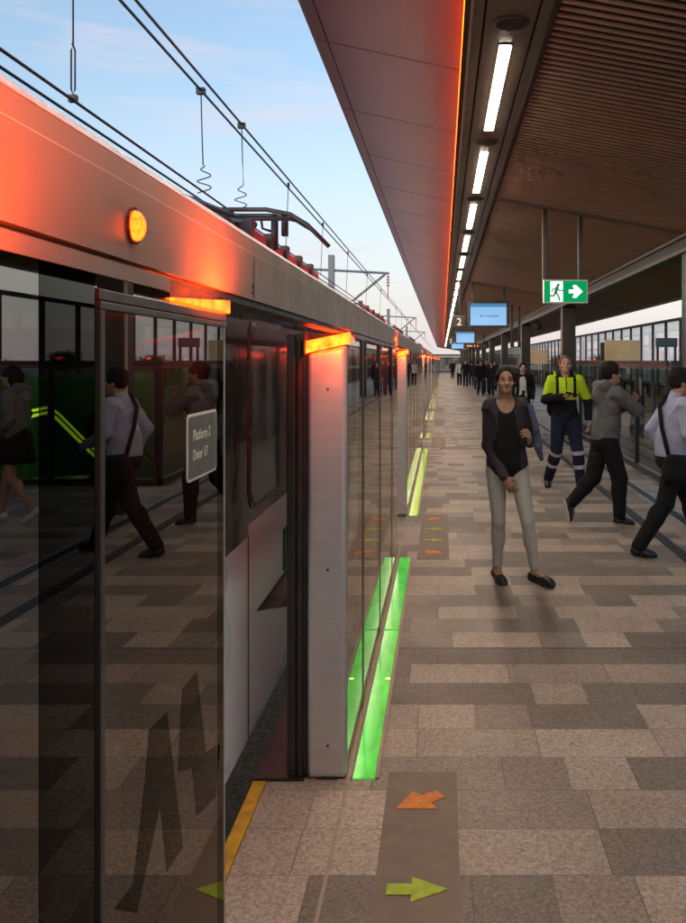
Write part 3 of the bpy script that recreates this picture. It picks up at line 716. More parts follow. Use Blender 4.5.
# opposite platform screens
XR = 6.2
zt = EYE + .18 * XR
t0 = thing('opposite_screen_wall', 'dark mullioned glass screen wall on the far right, sky behind', 'screen wall', (XR, 60, 0))
bm = BM(); box(bm, XR, XR + .1, -6, 138, zt - .07, zt); part('head_rail', bm, M['black'], t0)
bm = BM(); box(bm, XR, XR + .1, -6, 138, 0, .12); part('sill', bm, M['black'], t0)
bm = BM(); box(bm, XR + .01, XR + .08, -6, 138, 1.02, 1.10); part('transom', bm, M['black'], t0)
bm = BM(); box(bm, XR + .03, XR + .04, -6, 138, .125, 1.015); part('glass_pane', bm, M['glass'], t0)
bm = BM(); box(bm, XR + .03, XR + .04, -6, 138, 1.105, zt - .072); part('glass_pane', bm, M['pale'], t0)
spacing = 1.25 * XR / 5
bm = BM(); i = 0; y = -6.
ys = []
while y < 138: ys.append(y); y += spacing
for i, y in enumerate(ys[:96]):
    bm = BM(); box(bm, XR - .02, XR + .0295, y - .07, y + .07, .12, zt - .07); part('mullion', bm, M['black'], t0)
t = thing('door_frame', 'dark portal frame standing in front of the far right screens', 'door frame', (5.9, 23.7, 0))
yy = 23.7
bm = BM(); box(bm, 5.62, 6.17, yy - .05, yy + .05, EYE + .34, EYE + .58); part('sign_panel', bm, mat('portal_sign', (.06, .09, .11), .35, .1), t)
bm = BM(); box(bm, 5.64, 5.69, yy - .04, yy + .04, 0, EYE + .34); part('leg', bm, M['black'], t)
bm = BM(); box(bm, 6.10, 6.15, yy - .04, yy + .04, 0, EYE + .34); part('leg', bm, M['black'], t)

# end-of-platform barrier
t = thing('end_barrier', 'dark framed barrier gate closing the far end of the platform', 'barrier', (1.0, 139, 0))
bm = BM(); box(bm, -.4, 6.1, 139, 139.1, 1.95, 2.1); box(bm, -.4, 6.1, 139, 139.1, 0, .15); part('frame', bm, M['column'], t)
for i in range(7):
    x = -.35 + i * 1.02
    bm = BM(); box(bm, x - .06, x + .06, 138.95, 139.15, 0, 2.1); part('post', bm, M['column'], t)
    if i < 6:
        bm = BM(); box(bm, x + .1, x + .92, 139.02, 139.06, .2, 1.9); part('panel', bm, mat('barrier_panel', (.10, .11, .12), .3), t)
# distant pale building
t = thing('distant_building', 'pale low building with flat white roof beyond the platform end', 'building', (6, 235, -1.3))
bm = BM(); box(bm, -6, 26, 235, 250, -1.3, 3.2); part('wall', bm, mat('pale_wall', (.52, .52, .55), .8, 0, .1), t)
bm = BM(); box(bm, -8, 28, 232, 252, 3.2, 4.3); part('roof', bm, M['white'], t)
for i in range(7):
    bm = BM(); box(bm, -4.2 + i * 4.2, -1.6 + i * 4.2, 234.9, 234.98, .4, 2.4); part('window', bm, M['train_glass'], t)

# ------------------------------------------------------------------ train
tr = thing('metro_train', 'white and black metro train waiting behind the screen doors', 'train', (-2.3, 50, -1.1))
XS, XT = -.85, -3.75
prof = [(XS - .06, .0), (XS, .06), (XS, 1.98), (XS - .05, 2.14), (XS - .25, 2.33), (XS - .7, 2.55), (XS - 1.0, 2.62), (XT + 1., 2.62), (XT + .7, 2.55), (XT + .25, 2.33), (XT + .05, 2.14), (XT, 1.98), (XT, .06), (XT - .03 + .06, -.05)]
def yz(px, py, X=XS):     # measured point -> Y,Z on the train side
    Y = X * 900 / (px - 442.5); return (Y, EYE + (360 - py) / 900 * Y)
for c in range(6):
    y0 = -8.45 + 22.2 * c; y1 = y0 + 21.6
    bm = BM(); prism_y(bm, prof, y0, y1); body = part('car_body', bm, M['train_white'], tr)
    bm = BM(); prism_x(bm, [(y0 + .3, .956), (3.925, .95), (3.93, 1.0), (y1 - .3, 1.0), (y1 - .3, 1.98), (y0 + .3, 1.98)] if c == 0 else [(y0 + .3, 1.0), (y1 - .3, 1.0), (y1 - .3, 1.98), (y0 + .3, 1.98)], XS - .01, XS + .003)
    part('window_band', bm, M['train_black'], body)
    bm = BM(); box(bm, -2.9, -1.75, y0 + .5, y1 - .5, 2.622, 2.78); part('roof_deck', bm, M['train_roof'], tr)
    bm = BM(); box(bm, XT + .25, XS - .25, y1, y1 + .6, -.2, 2.3); part('gangway', bm, M['black'], tr)
    # windows
    for wy in (([(3.95, 4.78), (5.5, 6.9), (-1.2, .9), (11.0, 12.6)]) if c == 0 else [(y0 + 1.0, y0 + 2.4), (y0 + 6.9, y0 + 8.3), (y0 + 13.2, y0 + 14.6), (y0 + 19, y0 + 20.6)]):
        a, b = wy
        bm = BM(); prism_x(bm, rrect(a - .03, b + .03, 1.055, 1.9, .11), XS + .003, XS + .008); fr = part('window_frame', bm, M['train_trim'], body)
        bm = BM(); prism_x(bm, rrect(a, b, 1.08, 1.875, .09), XS + .0085, XS + .011); part('window_pane', bm, M['train_glass'], fr)
    for dc in (DOORS[min(3 * c, 17)], DOORS[min(3 * c + 1, 17)], DOORS[min(3 * c + 2, 17)]):
        m_ = (dc[0] + dc[1]) / 2
        for s in (-1, 1):
            bm = BM(); box(bm, XS + .003, XS + .012, min(m_ + s * .01, m_ + s * .7), max(m_ + s * .01, m_ + s * .7), .08, 1.95); dd = part('door', bm, M['train_white'], body, bevel=.004)
            bm = BM(); prism_x(bm, rrect(min(m_ + s * .12, m_ + s * .58), max(m_ + s * .12, m_ + s * .58), .95, 1.82, .07), XS + .0122, XS + .015); part('door_glass', bm, M['train_glass'], dd)
# details seen in the doorway
bm = BM(); prism_x(bm, [yz(256, 611), yz(287, 568), yz(302, 566), yz(302, 604)], XS + .001, XS + .003); part('livery_shard', bm, M['train_black'], tr)
bm = BM(); box(bm, XS + .001, XS + .004, 3.926, 3.934, .06, .95); part('panel_seam', bm, M['black'], tr)
bm = BM(); box(bm, XS + .001, XS + .012, 4.79, 4.92, .60, .82); part('door_control', bm, mat('control_green', (.01, .11, .05), .4), tr)
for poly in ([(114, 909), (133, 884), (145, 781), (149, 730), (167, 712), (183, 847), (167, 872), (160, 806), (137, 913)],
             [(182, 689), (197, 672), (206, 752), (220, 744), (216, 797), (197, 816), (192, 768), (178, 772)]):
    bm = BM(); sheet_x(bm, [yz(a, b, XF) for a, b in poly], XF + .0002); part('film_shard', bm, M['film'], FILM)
# roof units: louvred red fins
for ya, yb in ((8.4, 13.3), (20., 29.), (34, 42), (50, 60), (70, 82)):
    n = 5; st = (yb - ya) / n
    for i in range(n):
        a = ya + i * st
        bm = BM(); prism_x(bm, [(a + .02, 2.78), (a + st - .02, 2.78), (a + st - .06, 3.0), (a + .06, 3.0)], -2.6, -1.82); u = part('roof_unit', bm, M['roof_red'], tr, bevel=.03)
        bm = BM(); prism_x(bm, [(a - .02, 2.78), (a + .14, 2.78), (a + .2, 3.04), (a + .02, 3.04)], -1.87, -1.79); part('roof_fin', bm, M['panto'], u)
# pantograph
pg = part('pantograph_base', (lambda b: (box(b, -2.9, -1.95, 7.2, 9.6, 2.785, 2.86), box(b, -2.8, -2.65, 7.4, 9.4, 2.861, 2.98), box(b, -2.1, -2.0, 7.4, 9.4, 2.861, 2.97), b)[-1])(BM()), M['panto'], tr)
bm = BM(); tube(bm, [(-2.2, 7.7, 3.08), (-2.1, 9.2, 2.9)], .06); tube(bm, [(-1.95, 8.2, 2.98), (-1.95, 9.3, 3.12)], .04); part('lower_arm', bm, M['panto'], pg)
bm = BM(); tube(bm, [(-2.25, 7.4, 3.06), (-2.2, 7.9, 3.12), (-2.2, 9.5, 3.24)], .05, 8, .03); tube(bm, [(-2.5, 7.6, 3.06), (-2.5, 9.5, 3.24)], .03); part('upper_arm', bm, M['panto'], pg)
bm = BM()
for yo in (9.45, 9.85):
    pts = [(-3.4, yo, 2.96), (-3.25, yo, 3.16), (-3.05, yo, 3.26), (-2.8, yo, 3.3), (-1.85, yo, 3.3), (-1.6, yo, 3.25), (-1.42, yo, 3.14), (-1.24, yo, 2.96)]
    tube(bm, pts, .024, 8)
tube(bm, [(-1.5, 9.45, 3.18), (-1.5, 9.85, 3.18)], .02); tube(bm, [(-2.4, 9.45, 3.2), (-1.5, 9.45, 3.2)], .02); tube(bm, [(-1.8, 9.65, 3.28), (-1.8, 9.65, 2.9)], .04)
tube(bm, [(-1.95, 9.65, 3.26), (-1.93, 9.65, 3.13), (-1.84, 9.65, 3.10)], .014); box(bm, -1.72, -1.66, 9.6, 9.7, 3.05, 3.27)
part('pantograph_head', bm, M['panto'], pg, smooth=True)
bm = BM()
for xx in (-2.0, -1.86): tube(bm, [(xx, 9.7, 2.85), (xx, 9.7, 2.98)], .05, 10)
part('insulator', bm, M['roof_red'], pg)

# ------------------------------------------------------------------ overhead line
def wire(name, lab, pts, r, cat='wire', group='overhead line wires'):
    bm = BM(); tube(bm, pts, r, 8); o = part(name, bm, M['cable']); tag(o, lab, cat, group); return o
wire('contact_wire', 'lower left overhead wire, upper one of its pair', [(-2.29, -3, 3.33), (-2.29, 200, 3.33)], .010)
wire('contact_wire', 'lowest overhead wire running just above the header', [(-2.43, -3, 3.33), (-2.43, 200, 3.33)], .010)
wire('messenger_wire', 'left wire of the high overhead pair crossing the sky', [(-2.3, -3, 4.29), (-2.3, 200, 4.25)], .012)
wire('messenger_wire', 'right wire of the high overhead pair crossing the sky', [(-2.22, -3, 4.33), (-2.22, 200, 4.25)], .012)
t = thing('dropper', 'straight hanger rod with long link at the top left', 'dropper', (-2.29, 5.58, 3.33), 'droppers of the overhead line')
bm = BM(); tube(bm, [(-2.29, 5.58, 4.3), (-2.29, 5.58, 3.68)], .006); part('rod', bm, M['cable'], t)
bm = BM(); tube(bm, [(-2.29, 5.565, 3.68), (-2.278, 5.58, 3.64), (-2.278, 5.58, 3.4), (-2.29, 5.58, 3.36), (-2.302, 5.58, 3.4), (-2.302, 5.58, 3.64), (-2.29, 5.585, 3.68)], .006); part('link', bm, M['cable'], t)
bm = BM(); box(bm, -2.315, -2.265, 5.56, 5.60, 3.318, 3.362); part('clamp', bm, M['cable'], t)
for j, (y, xm, xc, zm, zc) in enumerate(((8.57, -2.3, -2.29, 4.28, 3.31), (9.95, -2.22, -2.25, 4.31, 3.38))):
    t = thing('dropper', ['curly tailed dropper left of the pantograph, nearer one', 'curly tailed dropper directly above the pantograph'][j], 'dropper', (xc, y, zc), 'droppers of the overhead line')
    pts = [(xm, y, zm), (xm + .01, y, zm - .4), (xm + .02, y, zc + .27)]
    for i in range(28):
        a = i / 27 * 2 * math.pi * 2.2; rr = .012 + .055 * min(1, i / 10)
        pts.append((xc + .02 - rr * math.sin(a), y + .02 * math.cos(a), zc + .26 - .26 * i / 27))
    bm = BM(); tube(bm, pts, .006, 6); part('rod', bm, M['cable'], t, smooth=True)
    bm = BM(); box(bm, xm - .04, xm + .04, y - .03, y + .03, zm - .03, zm + .03); part('clamp', bm, M['cable'], t)
for j, y in enumerate((13.2, 17.0, 21.5, 27., 33., 44, 50, 57, 64)):
    lab = {0: 'thin straight dropper right of the pantograph head'}.get(j, 'thin far dropper between the overhead wires')
    bm = BM(); tube(bm, [(-2.26, y, 4.28), (-2.3, y, 3.33)], .006, 6); tube(bm, [(-2.26, y, 4.24), (-2.26, y, 4.32)], .02, 6)
    tag(part('dropper', bm, M['cable']), lab, 'dropper', 'droppers of the overhead line')
for j, y in enumerate((38., 78., 118.)):
    lab = ['nearest catenary mast with braced cantilever arm above the train', 'second smaller catenary mast beyond the nearest one', 'tiny farthest catenary mast'][j]
    t = thing('catenary_mast', lab, 'catenary mast', (-4.7, y, -1.2), 'catenary masts beside the track')
    bm = BM(); box(bm, -4.82, -4.56, y - .13, y + .13, -1.2, 6.15); part('pole', bm, M['mast'], t, bevel=.02)
    bm = BM(); tube(bm, [(-5.5, y, 5.55), (-2.25, y, 5.38)], .05); part('arm', bm, M['mast'], t)
    bm = BM(); tube(bm, [(-2.4, y, 5.36), (-4.6, y, 3.55)], .05); part('brace', bm, M['mast'], t)
    bm = BM(); tube(bm, [(-2.3, y, 5.36), (-2.3, y, 4.3)], .02)
    for i in range(4): disc_z(bm, -2.3, y, 5.2 - i * .12, 5.24 - i * .12, .07, .07, 10)
    part('insulator', bm, M['roof_red'], t)

# ------------------------------------------------------------------ people (signed distance fields -> surface nets)
class Field:
    def __init__(s, lo, hi, h):
        s.h = h; s.lo = np.array(lo, np.float32)
        s.n = [int(math.ceil((hi[i] - lo[i]) / h)) + 1 for i in range(3)]
        s.ax = [s.lo[i] + h * np.arange(s.n[i], dtype=np.float32) for i in range(3)]
        s.d = np.full(s.n, 1., np.float32)
    def _sl(s, lo, hi):
        o = []
        for i in range(3):
            a = max(0, int((lo[i] - s.lo[i]) / s.h)); b = min(s.n[i], int((hi[i] - s.lo[i]) / s.h) + 2)
            o.append(slice(a, max(a, b)))
        return tuple(o)
    def _grid(s, sl):
        return (s.ax[0][sl[0]][:, None, None], s.ax[1][sl[1]][None, :, None], s.ax[2][sl[2]][None, None, :])
    def _put(s, sl, b, op, k):
        a = s.d[sl]
        if op == 'add':
            hh = np.clip(.5 + .5 * (a - b) / k, 0, 1); s.d[sl] = a + (b - a) * hh - k * hh * (1 - hh)
        elif op == 'sub':
            b = -b; hh = np.clip(.5 - .5 * (a - b) / k, 0, 1); s.d[sl] = a + (b - a) * hh + k * hh * (1 - hh)
    def cone(s, a, b, r1, r2, k=.02, op='add'):
        a = np.array(a, np.float32); b = np.array(b, np.float32); m = max(r1, r2) + k + 3 * s.h
        sl = s._sl(np.minimum(a, b) - m, np.maximum(a, b) + m)
        if any(q.stop <= q.start for q in sl): return
        X, Y, Z = s._grid(sl); d = b - a; L2 = float(d @ d) + 1e-9
        px, py, pz = X - a[0], Y - a[1], Z - a[2]
        t = np.clip((px * d[0] + py * d[1] + pz * d[2]) / L2, 0, 1)
        q = np.sqrt((px - t * d[0]) ** 2 + (py - t * d[1]) ** 2 + (pz - t * d[2]) ** 2) - (r1 + (r2 - r1) * t)
        s._put(sl, q, op, k)
    def ell(s, c, r, Rm=None, k=.02, op='add'):
        c = np.array(c, np.float32); r = np.array(r, np.float32); m = float(r.max()) + k + 3 * s.h
        sl = s._sl(c - m, c + m)
        if any(q.stop <= q.start for q in sl): return
        X, Y, Z = s._grid(sl); x, y, z = X - c[0], Y - c[1], Z - c[2]
        if Rm is not None:
            A = np.array(Rm.transposed(), np.float32)
            x, y, z = (A[0, 0] * x + A[0, 1] * y + A[0, 2] * z, A[1, 0] * x + A[1, 1] * y + A[1, 2] * z, A[2, 0] * x + A[2, 1] * y + A[2, 2] * z)
        k0 = np.sqrt((x / r[0]) ** 2 + (y / r[1]) ** 2 + (z / r[2]) ** 2)
        k1 = np.sqrt((x / r[0] ** 2) ** 2 + (y / r[1] ** 2) ** 2 + (z / r[2] ** 2) ** 2) + 1e-6
        s._put(sl, k0 * (k0 - 1) / k1, op, k)
    def plane(s, p, n):                     # keep the side where (x-p).n < 0
        X, Y, Z = s.ax[0][:, None, None], s.ax[1][None, :, None], s.ax[2][None, None, :]
        s.d = np.maximum(s.d, (X - p[0]) * n[0] + (Y - p[1]) * n[1] + (Z - p[2]) * n[2])
    def folds(s, amp, seed=0, fz=26., fx=9.):
        X, Y, Z = s.ax[0][:, None, None], s.ax[1][None, :, None], s.ax[2][None, None, :]
        p1 = .55 * fz * Z + 1.5 * np.sin(fx * X + 5 * Z + seed) + 1.3 * np.sin(fx * .8 * Y - 4 * Z + seed * 1.7)
        p2 = .42 * fz * Z - 13 * X + 9 * Y + 1.2 * np.sin(9 * Z + seed) + seed
        w = (1 - np.abs(np.sin(p1))) ** 3 * (.55 + .45 * np.sin(7 * X + 5 * Z + 3 * seed)) + .8 * (1 - np.abs(np.sin(p2))) ** 3 * (.5 + .5 * np.sin(8 * Z - 5 * Y + seed))
        s.d = s.d - (amp * (w - .22)).astype(np.float32)
    def mesh(s):
        d = s.d; I = d < 0
        n = s.n
        cnt = np.zeros([q - 1 for q in n], np.int8)
        offs = [(i, j, k) for i in (0, 1) for j in (0, 1) for k in (0, 1)]
        for i, j, k in offs: cnt += I[i:n[0] - 1 + i, j:n[1] - 1 + j, k:n[2] - 1 + k]
        act = np.argwhere((cnt > 0) & (cnt < 8))
        vals = {o: d[act[:, 0] + o[0], act[:, 1] + o[1], act[:, 2] + o[2]] for o in offs}
        acc = np.zeros((len(act), 3), np.float32); num = np.zeros(len(act), np.float32)
        for o in offs:
            for ax in range(3):
                if o[ax]: continue
                p = list(o); p[ax] = 1; p = tuple(p)
                va, vb = vals[o], vals[p]; m = (va < 0) != (vb < 0)
                t = np.where(m, va / np.where(m, va - vb, 1), 0)
                pos = np.array(o, np.float32)[None, :].repeat(len(act), 0); pos[:, ax] = t
                acc += pos * m[:, None]; num += m
        V = s.lo + s.h * (act + acc / num[:, None])
        idm = np.full(cnt.shape, -1, np.int32); idm[act[:, 0], act[:, 1], act[:, 2]] = np.arange(len(act))
        F = []
        for ax in range(3):
            a1, a2 = [(1, 2), (2, 0), (0, 1)][ax]
            sa = [slice(None)] * 3; sb = [slice(None)] * 3
            sa[ax] = slice(0, n[ax] - 1); sb[ax] = slice(1, n[ax])
            A, B = I[tuple(sa)], I[tuple(sb)]
            e = np.argwhere(A != B)
            ok = (e[:, a1] > 0) & (e[:, a2] > 0) & (e[:, a1] < n[a1] - 1) & (e[:, a2] < n[a2] - 1)
            e = e[ok]; ins = A[e[:, 0], e[:, 1], e[:, 2]]
            def cell(o1, o2):
                q = e.copy(); q[:, a1] += o1; q[:, a2] += o2; return idm[q[:, 0], q[:, 1], q[:, 2]]
            Q = np.stack([cell(-1, -1), cell(0, -1), cell(0, 0), cell(-1, 0)], 1)
            Q[~ins] = Q[~ins][:, ::-1]
            F.append(Q)
        F = np.concatenate(F); F = F[(F >= 0).all(1)]
        return V, F
def field_obj(name, f, mats, parent, matfn=None, xf=None):
    V, F = f.mesh()
    if len(F) == 0: return None
    me = bpy.data.meshes.new(name)
    me.vertices.add(len(V)); me.vertices.foreach_set('co', V.astype(np.float32).ravel())
    me.loops.add(F.size); me.loops.foreach_set('vertex_index', F.astype(np.int32).ravel())
    me.polygons.add(len(F)); me.polygons.foreach_set('loop_start', np.arange(0, F.size, 4, dtype=np.int32))
    for m in mats: me.materials.append(m)
    if matfn is not None:
        C = V[F].mean(1); me.polygons.foreach_set('material_index', matfn(C).astype(np.int32))
    me.polygons.foreach_set('use_smooth', np.ones(len(F), bool))
    me.update(calc_edges=True); me.validate()
    if xf is not None: me.transform(xf)
    o = bpy.data.objects.new(name, me); COL.objects.link(o); o.parent = parent
    return o

def fabric(name, col, var=.12, rough=.85, bump=.25, bscale=220): return mat(name, col, rough, 0, var, 9, bump=bump, bscale=bscale, spec=.2)
SK = {'brown': mat('skin_brown', (.37, .20, .125), .5, 0, .10, 20, spec=.35), 'fair': mat('skin_fair', (.52, .29, .21), .5, 0, .12, 20, spec=.2),
      'tan': mat('skin_tan', (.40, .22, .15), .5, 0, .1, 20, spec=.35)}
HAIRC = {'black': mat('hair_black', (.010, .008, .007), .55, 0, .3, 60, spec=.2, bump=.5, bscale=150, stretch=(6, 6, .6)), 'ginger': mat('hair_ginger', (.13, .06, .03), .6, 0, .3, 60, bump=.5, bscale=150)}
EYEW = mat('eye_white', (.30, .27, .25), .4); EYED = mat('eye_iris', (.02, .012, .01), .2)
LIPM = {'brown': mat('lips_brown', (.20, .065, .05), .45), 'fair': mat('lips_fair', (.42, .16, .13), .45), 'tan': mat('lips_tan', (.30, .11, .09), .45)}
def V3(*a): return Vector(a)
LO, HI = (-.62, -.62, -.02), (.62, .62, 1.86)

def person(label, loc, th, S, pose, skin='tan', hair='black', hairstyle='short', top=None, bottom=None, shoes=None, h=.006, detail=True, group=None, folds=1., female=False):
    t = thing('person', label, 'person', (0, 0, 0), group)
    t.location = loc; t.rotation_euler = (0, 0, th); t.scale = (S, S, S); ORG.pop(t, None); ORG[t] = Vector((0, 0, 0))
    hipc = V3(*pose.get('hip', (0, 0, .93)))
    Mt = Matrix.Translation(hipc) @ Matrix.Rotation(R(pose.get('twist', 0)), 4, 'Z') @ Matrix.Rotation(R(-pose.get('lean', 2)), 4, 'X') @ Matrix.Rotation(R(pose.get('tilt', 0)), 4, 'Y') @ Matrix.Translation((0, 0, -.93))
    M3 = Mt.to_3x3()
    def T(*p): return Mt @ V3(*p)
    yaw, pitch = pose.get('head', (0, 0))
    Mh = Mt @ Matrix.Translation((0, .014, 1.518)) @ Matrix.Rotation(R(yaw), 4, 'Z') @ Matrix.Rotation(R(-pitch), 4, 'X') @ Matrix.Translation((0, .012, .105))
    H3 = Mh.to_3x3()
    def Hd(*p): return Mh @ V3(*p)
    sw = .126 if female else .18
    J = {}
    for s_, sx in (('R', 1), ('L', -1)):
        L = pose['leg' + s_]; J['leg' + s_] = [Mt @ V3(.088 * sx, 0, .90)] + [V3(*p) for p in L]
        A = pose['arm' + s_]; J['arm' + s_] = [T(sw * sx, 0, 1.42)] + [V3(*p) for p in A[:2]] + list(A[2:])
    # ---- body
    f = Field(LO, HI, h)
    f.ell(T(0, -.0, 1.30), (.15 if female else .165, .098, .17), M3, .03); f.ell(T(0, 0, 1.08), (.125, .09, .17), M3, .04); f.ell(T(0, -.005, .95), (.155, .10, .12), M3, .04)
    f.cone(T(-sw + .02, -.01, 1.425), T(sw - .02, -.01, 1.425), .05, .05, .04)
    f.cone(T(0, -.015, 1.43), T(0, .0, 1.53), .058, .05, .03)
    f.cone(T(0, .0, 1.50), Hd(0, -.02, -.05), .05, .05, .02)
    f.ell(Hd(0, -.008, .022), (.073, .092, .094), H3, .015); f.ell(Hd(0, .022, -.05), (.052, .062, .058), H3, .03); f.cone(Hd(0, .066, -.088), Hd(0, .07, -.084), .020, .020, .03)
    if detail:
        f.cone(Hd(0, .086, .018), Hd(0, .106, -.024), .008, .0115, .012); f.cone(Hd(-.012, .094, -.028), Hd(.012, .094, -.028), .008, .008, .008)
        for sx in (1, -1):
            f.ell(Hd(.032 * sx, .098, .008), (.018, .012, .009), H3, .008, 'sub'); f.ell(Hd(.075 * sx, -.008, -.005), (.010, .020, .030), H3, .006)
            f.ell(Hd(.042 * sx, .062, -.022), (.022, .02, .02), H3, .02)
    for s_, sx in (('R', 1), ('L', -1)):
        hp, kn, an, toe = J['leg' + s_]
        lg = 1. if (not bottom or bottom.get('skirt')) else .78
        f.cone(hp, kn, .076 * lg, .05 * lg, .03); f.cone(kn, an, .048 * lg, .034 * max(lg, .88), .02); c = kn.lerp(an, .32); f.ell(c - V3(0, .012, 0), (.05 * lg, .052 * lg, .1), None, .03)
        f.cone(an, an.lerp(toe, .6), .036, .03, .02)
        sh, el, wr, hd, pn, curl = J['arm' + s_]
        f.cone(sh, el, .052, .038, .02); f.cone(el, wr, .038, .026, .015)
        hd = V3(*hd).normalized(); pn = V3(*pn); pn = (pn - hd * pn.dot(hd)).normalized(); sd = hd.cross(pn) * sx
        if detail:
            Rm = Matrix((sd, hd, pn)).transposed()
            f.ell(wr + hd * .045, (.040, .054, .017), Rm, .012)
            for i, (o_, ln) in enumerate(((-.031, .062), (-.0105, .078), (.0105, .082), (.031, .070))):
                b0 = wr + hd * .082 + sd * o_; c1 = R(curl) * (1 + .08 * (1.5 - i)); 
                d1 = hd * math.cos(c1 * .6) + pn * math.sin(c1 * .6) + sd * o_ * 1.2; d2 = hd * math.cos(c1 * 1.7) + pn * math.sin(c1 * 1.7) + sd * o_ * .6
                m_ = b0 + d1 * ln * .52; f.cone(b0, m_, .0095, .0088, .004); f.cone(m_, m_ + d2 * ln * .5, .0088, .0075, .004)
            b0 = wr + hd * .022 + sd * .028; m_ = b0 + (hd * .62 + sd * .62 + pn * .3) * .042; f.cone(b0, m_, .013, .0105, .008); f.cone(m_, m_ + (hd * .85 + sd * .2 + pn * .4) * .034, .0105, .008, .005)
        else:
            f.cone(wr, wr + hd * .13, .03, .02, .02)
    body = field_obj('body', f, [SK[skin]], t)
    if detail:
        for sx in (1, -1):
            e = Field((-.02, -.02, -.02), (.02, .02, .02), .003); e.ell((0, 0, 0), (.0125, .0105, .0062))
            field_obj('eye', e, [EYEW, EYED], body, lambda C: ((C[:, 0] ** 2 + C[:, 2] ** 2) < .0074 ** 2) & (C[:, 1] > 0), Mh @ Matrix.Translation((.032 * sx, .0775, .008)))
            e = Field((-.05, -.03, -.02), (.05, .03, .02), .003); e.cone((-.016, .002, -.001), (.014, -.004, .001), .0045, .003)
            field_obj('eyebrow', e, [HAIRC[hair]], body, None, Mh @ Matrix.Translation((.033 * sx, .0865, .028)))
            e = Field((-.05, -.03, -.02), (.05, .03, .02), .003); e.cone((-.017, 0, .003), (.013, .003, 0), .0042, .004)
        e = Field((-.04, -.03, -.02), (.04, .03, .02), .003); e.ell((0, 0, .003), (.022, .009, .0045), None, .002); e.ell((0, 0, -.004), (.018, .010, .005), None, .002)
        field_obj('lips', e, [LIPM[skin]], body, None, Mh @ Matrix.Translation((0, .078, -.052)))
    # ---- hair (head frame)
    hh = h if detail else h
    f = Field((-.16, -.24, -.34), (.16, .16, .20), max(.004, h * .8))
    if hairstyle != 'cap':
        big = .005 if hairstyle in ('tied', 'crop') else .013
        f.ell((0, -.014, .03), (.074 + big, .094 + big, .095 + big), None, .01)
        if hairstyle == 'thick': f.ell((0, -.02, .075), (.085, .10, .07), None, .03)
        if hairstyle == 'crop': f.ell((0, .095, -.03), (.088, .085, .125), None, .012, 'sub')
        elif hairstyle == 'tied': f.ell((0, .12, -.012), (.083, .088, .118), None, .010, 'sub')
        else: f.ell((0, .115, -.035), (.082, .085, .125), None, .012, 'sub')
        for sx in (1, -1): f.ell((.085 * sx, .03, -.04), (.03, .04, .05), None, .008, 'sub')
        if hairstyle == 'tied':
            f.ell((0, -.092, -.035), (.042, .035, .042), None, .03); f.cone((0, -.10, -.05), (.015, -.085, -.19), .03, .018, .03)
            for sx in (1, -1): f.cone((.066 * sx, .035, .05), (.074 * sx, -.01, -.02), .010, .012, .02)
        elif hairstyle == 'long':
            f.cone((0, -.07, .0), (0, -.08, -.22), .085, .06, .03)
        else: f.plane((0, 0, -.03), (0, .55, -1))
        f.folds(.0022 if hairstyle in ('tied', 'crop') else .0042, 3, 48, 55)
        field_obj('hair', f, [HAIRC[hair]], t, None, Mh)
    # ---- trousers / skirt
    b = bottom
    if b:
        f = Field((LO[0], LO[1], .0), (HI[0], HI[1], 1.15), h)
        g = b.get('g', .014)
        f.ell(T(0, -.005, .95), (.155 + g, .102 + g, .12), M3, .04); f.cone(T(0, 0, .98), T(0, 0, 1.06), .10 + g, .10 + g, .04)
        f.ell(T(0, -.05, .90), (.13 + g, .08, .10), M3, .04)
        if b.get('skirt'):
            f.cone(T(0, 0, .92), T(0, 0, .74), .165, .19, .04); f.plane((0, 0, b['skirt']), (0, 0, -1))
        else:
            for s_ in 'RL':
                hp, kn, an, toe = J['leg' + s_]; w_ = b.get('w', 1.)
                e_ = kn.lerp(an, b.get('to', .97))
                f.cone(hp, kn, .080 + g, (.052 * w_) + g, .03); f.cone(kn, e_, .050 * w_ + g, .040 * w_ + g * b.get('cuff', 1.), .02); c = kn.lerp(an, .3); f.ell(c - V3(0, .012, 0), (.05 + g, .052 + g, .1), None, .03)
        f.folds(b.get('fold', .0035) * folds, 1.3, 30)
        Jl = J
        fn = None
        if b.get('tape'):
            def fn(C):
                out = np.zeros(len(C))
                for s_ in 'RL':
                    hp, kn, an, toe = [np.array(v) for v in Jl['leg' + s_]]
                    d = an - kn; L = np.linalg.norm(d); d = d / L; q = (C - kn) @ d
                    near = np.linalg.norm(C - kn - q[:, None] * d, axis=1) < .12
                    for c_ in (.02, .205): out[near & (np.abs(q - c_) < .026)] = 1
                return out
        field_obj('skirt' if b.get('skirt') else 'trousers', f, b['mats'], t, fn)
    # ---- top
    def top_field(tp):
        f = Field((LO[0], LO[1], .55), HI, h); g = tp.get('g', .014)
        f.ell(T(0, -.0, 1.30), ((.15 if female else .165) + g, .10 + g, .17), M3, .03)
        f.ell(T(0, 0, 1.10), (.135 + g + tp.get('belly', 0) * .5, .098 + g + tp.get('belly', 0), .2), M3, .05)
        f.ell(T(0, 0, .96), (.158 + g, .108 + g + tp.get('belly', 0) * .5, .15), M3, .05)
        f.cone(T(-sw + .01, -.01, 1.42), T(sw - .01, -.01, 1.42), .054 + g * .6, .054 + g * .6, .05)
        if tp.get('hood'):
            f.cone(T(-.085, -.10, 1.49), T(.085, -.10, 1.49), .062, .062, .03); f.ell(T(0, -.14, 1.40), (.085, .05, .09), M3, .04); f.cone(T(-.085, -.02, 1.49), T(.085, -.02, 1.49), .028, .028, .03); f.ell(T(0, -.10, 1.38), (.09, .045, .09), M3, .04)
        if tp.get('collar'): f.cone(T(0, -.012, 1.45), T(0, -.004, 1.505), .078, .068, .015)
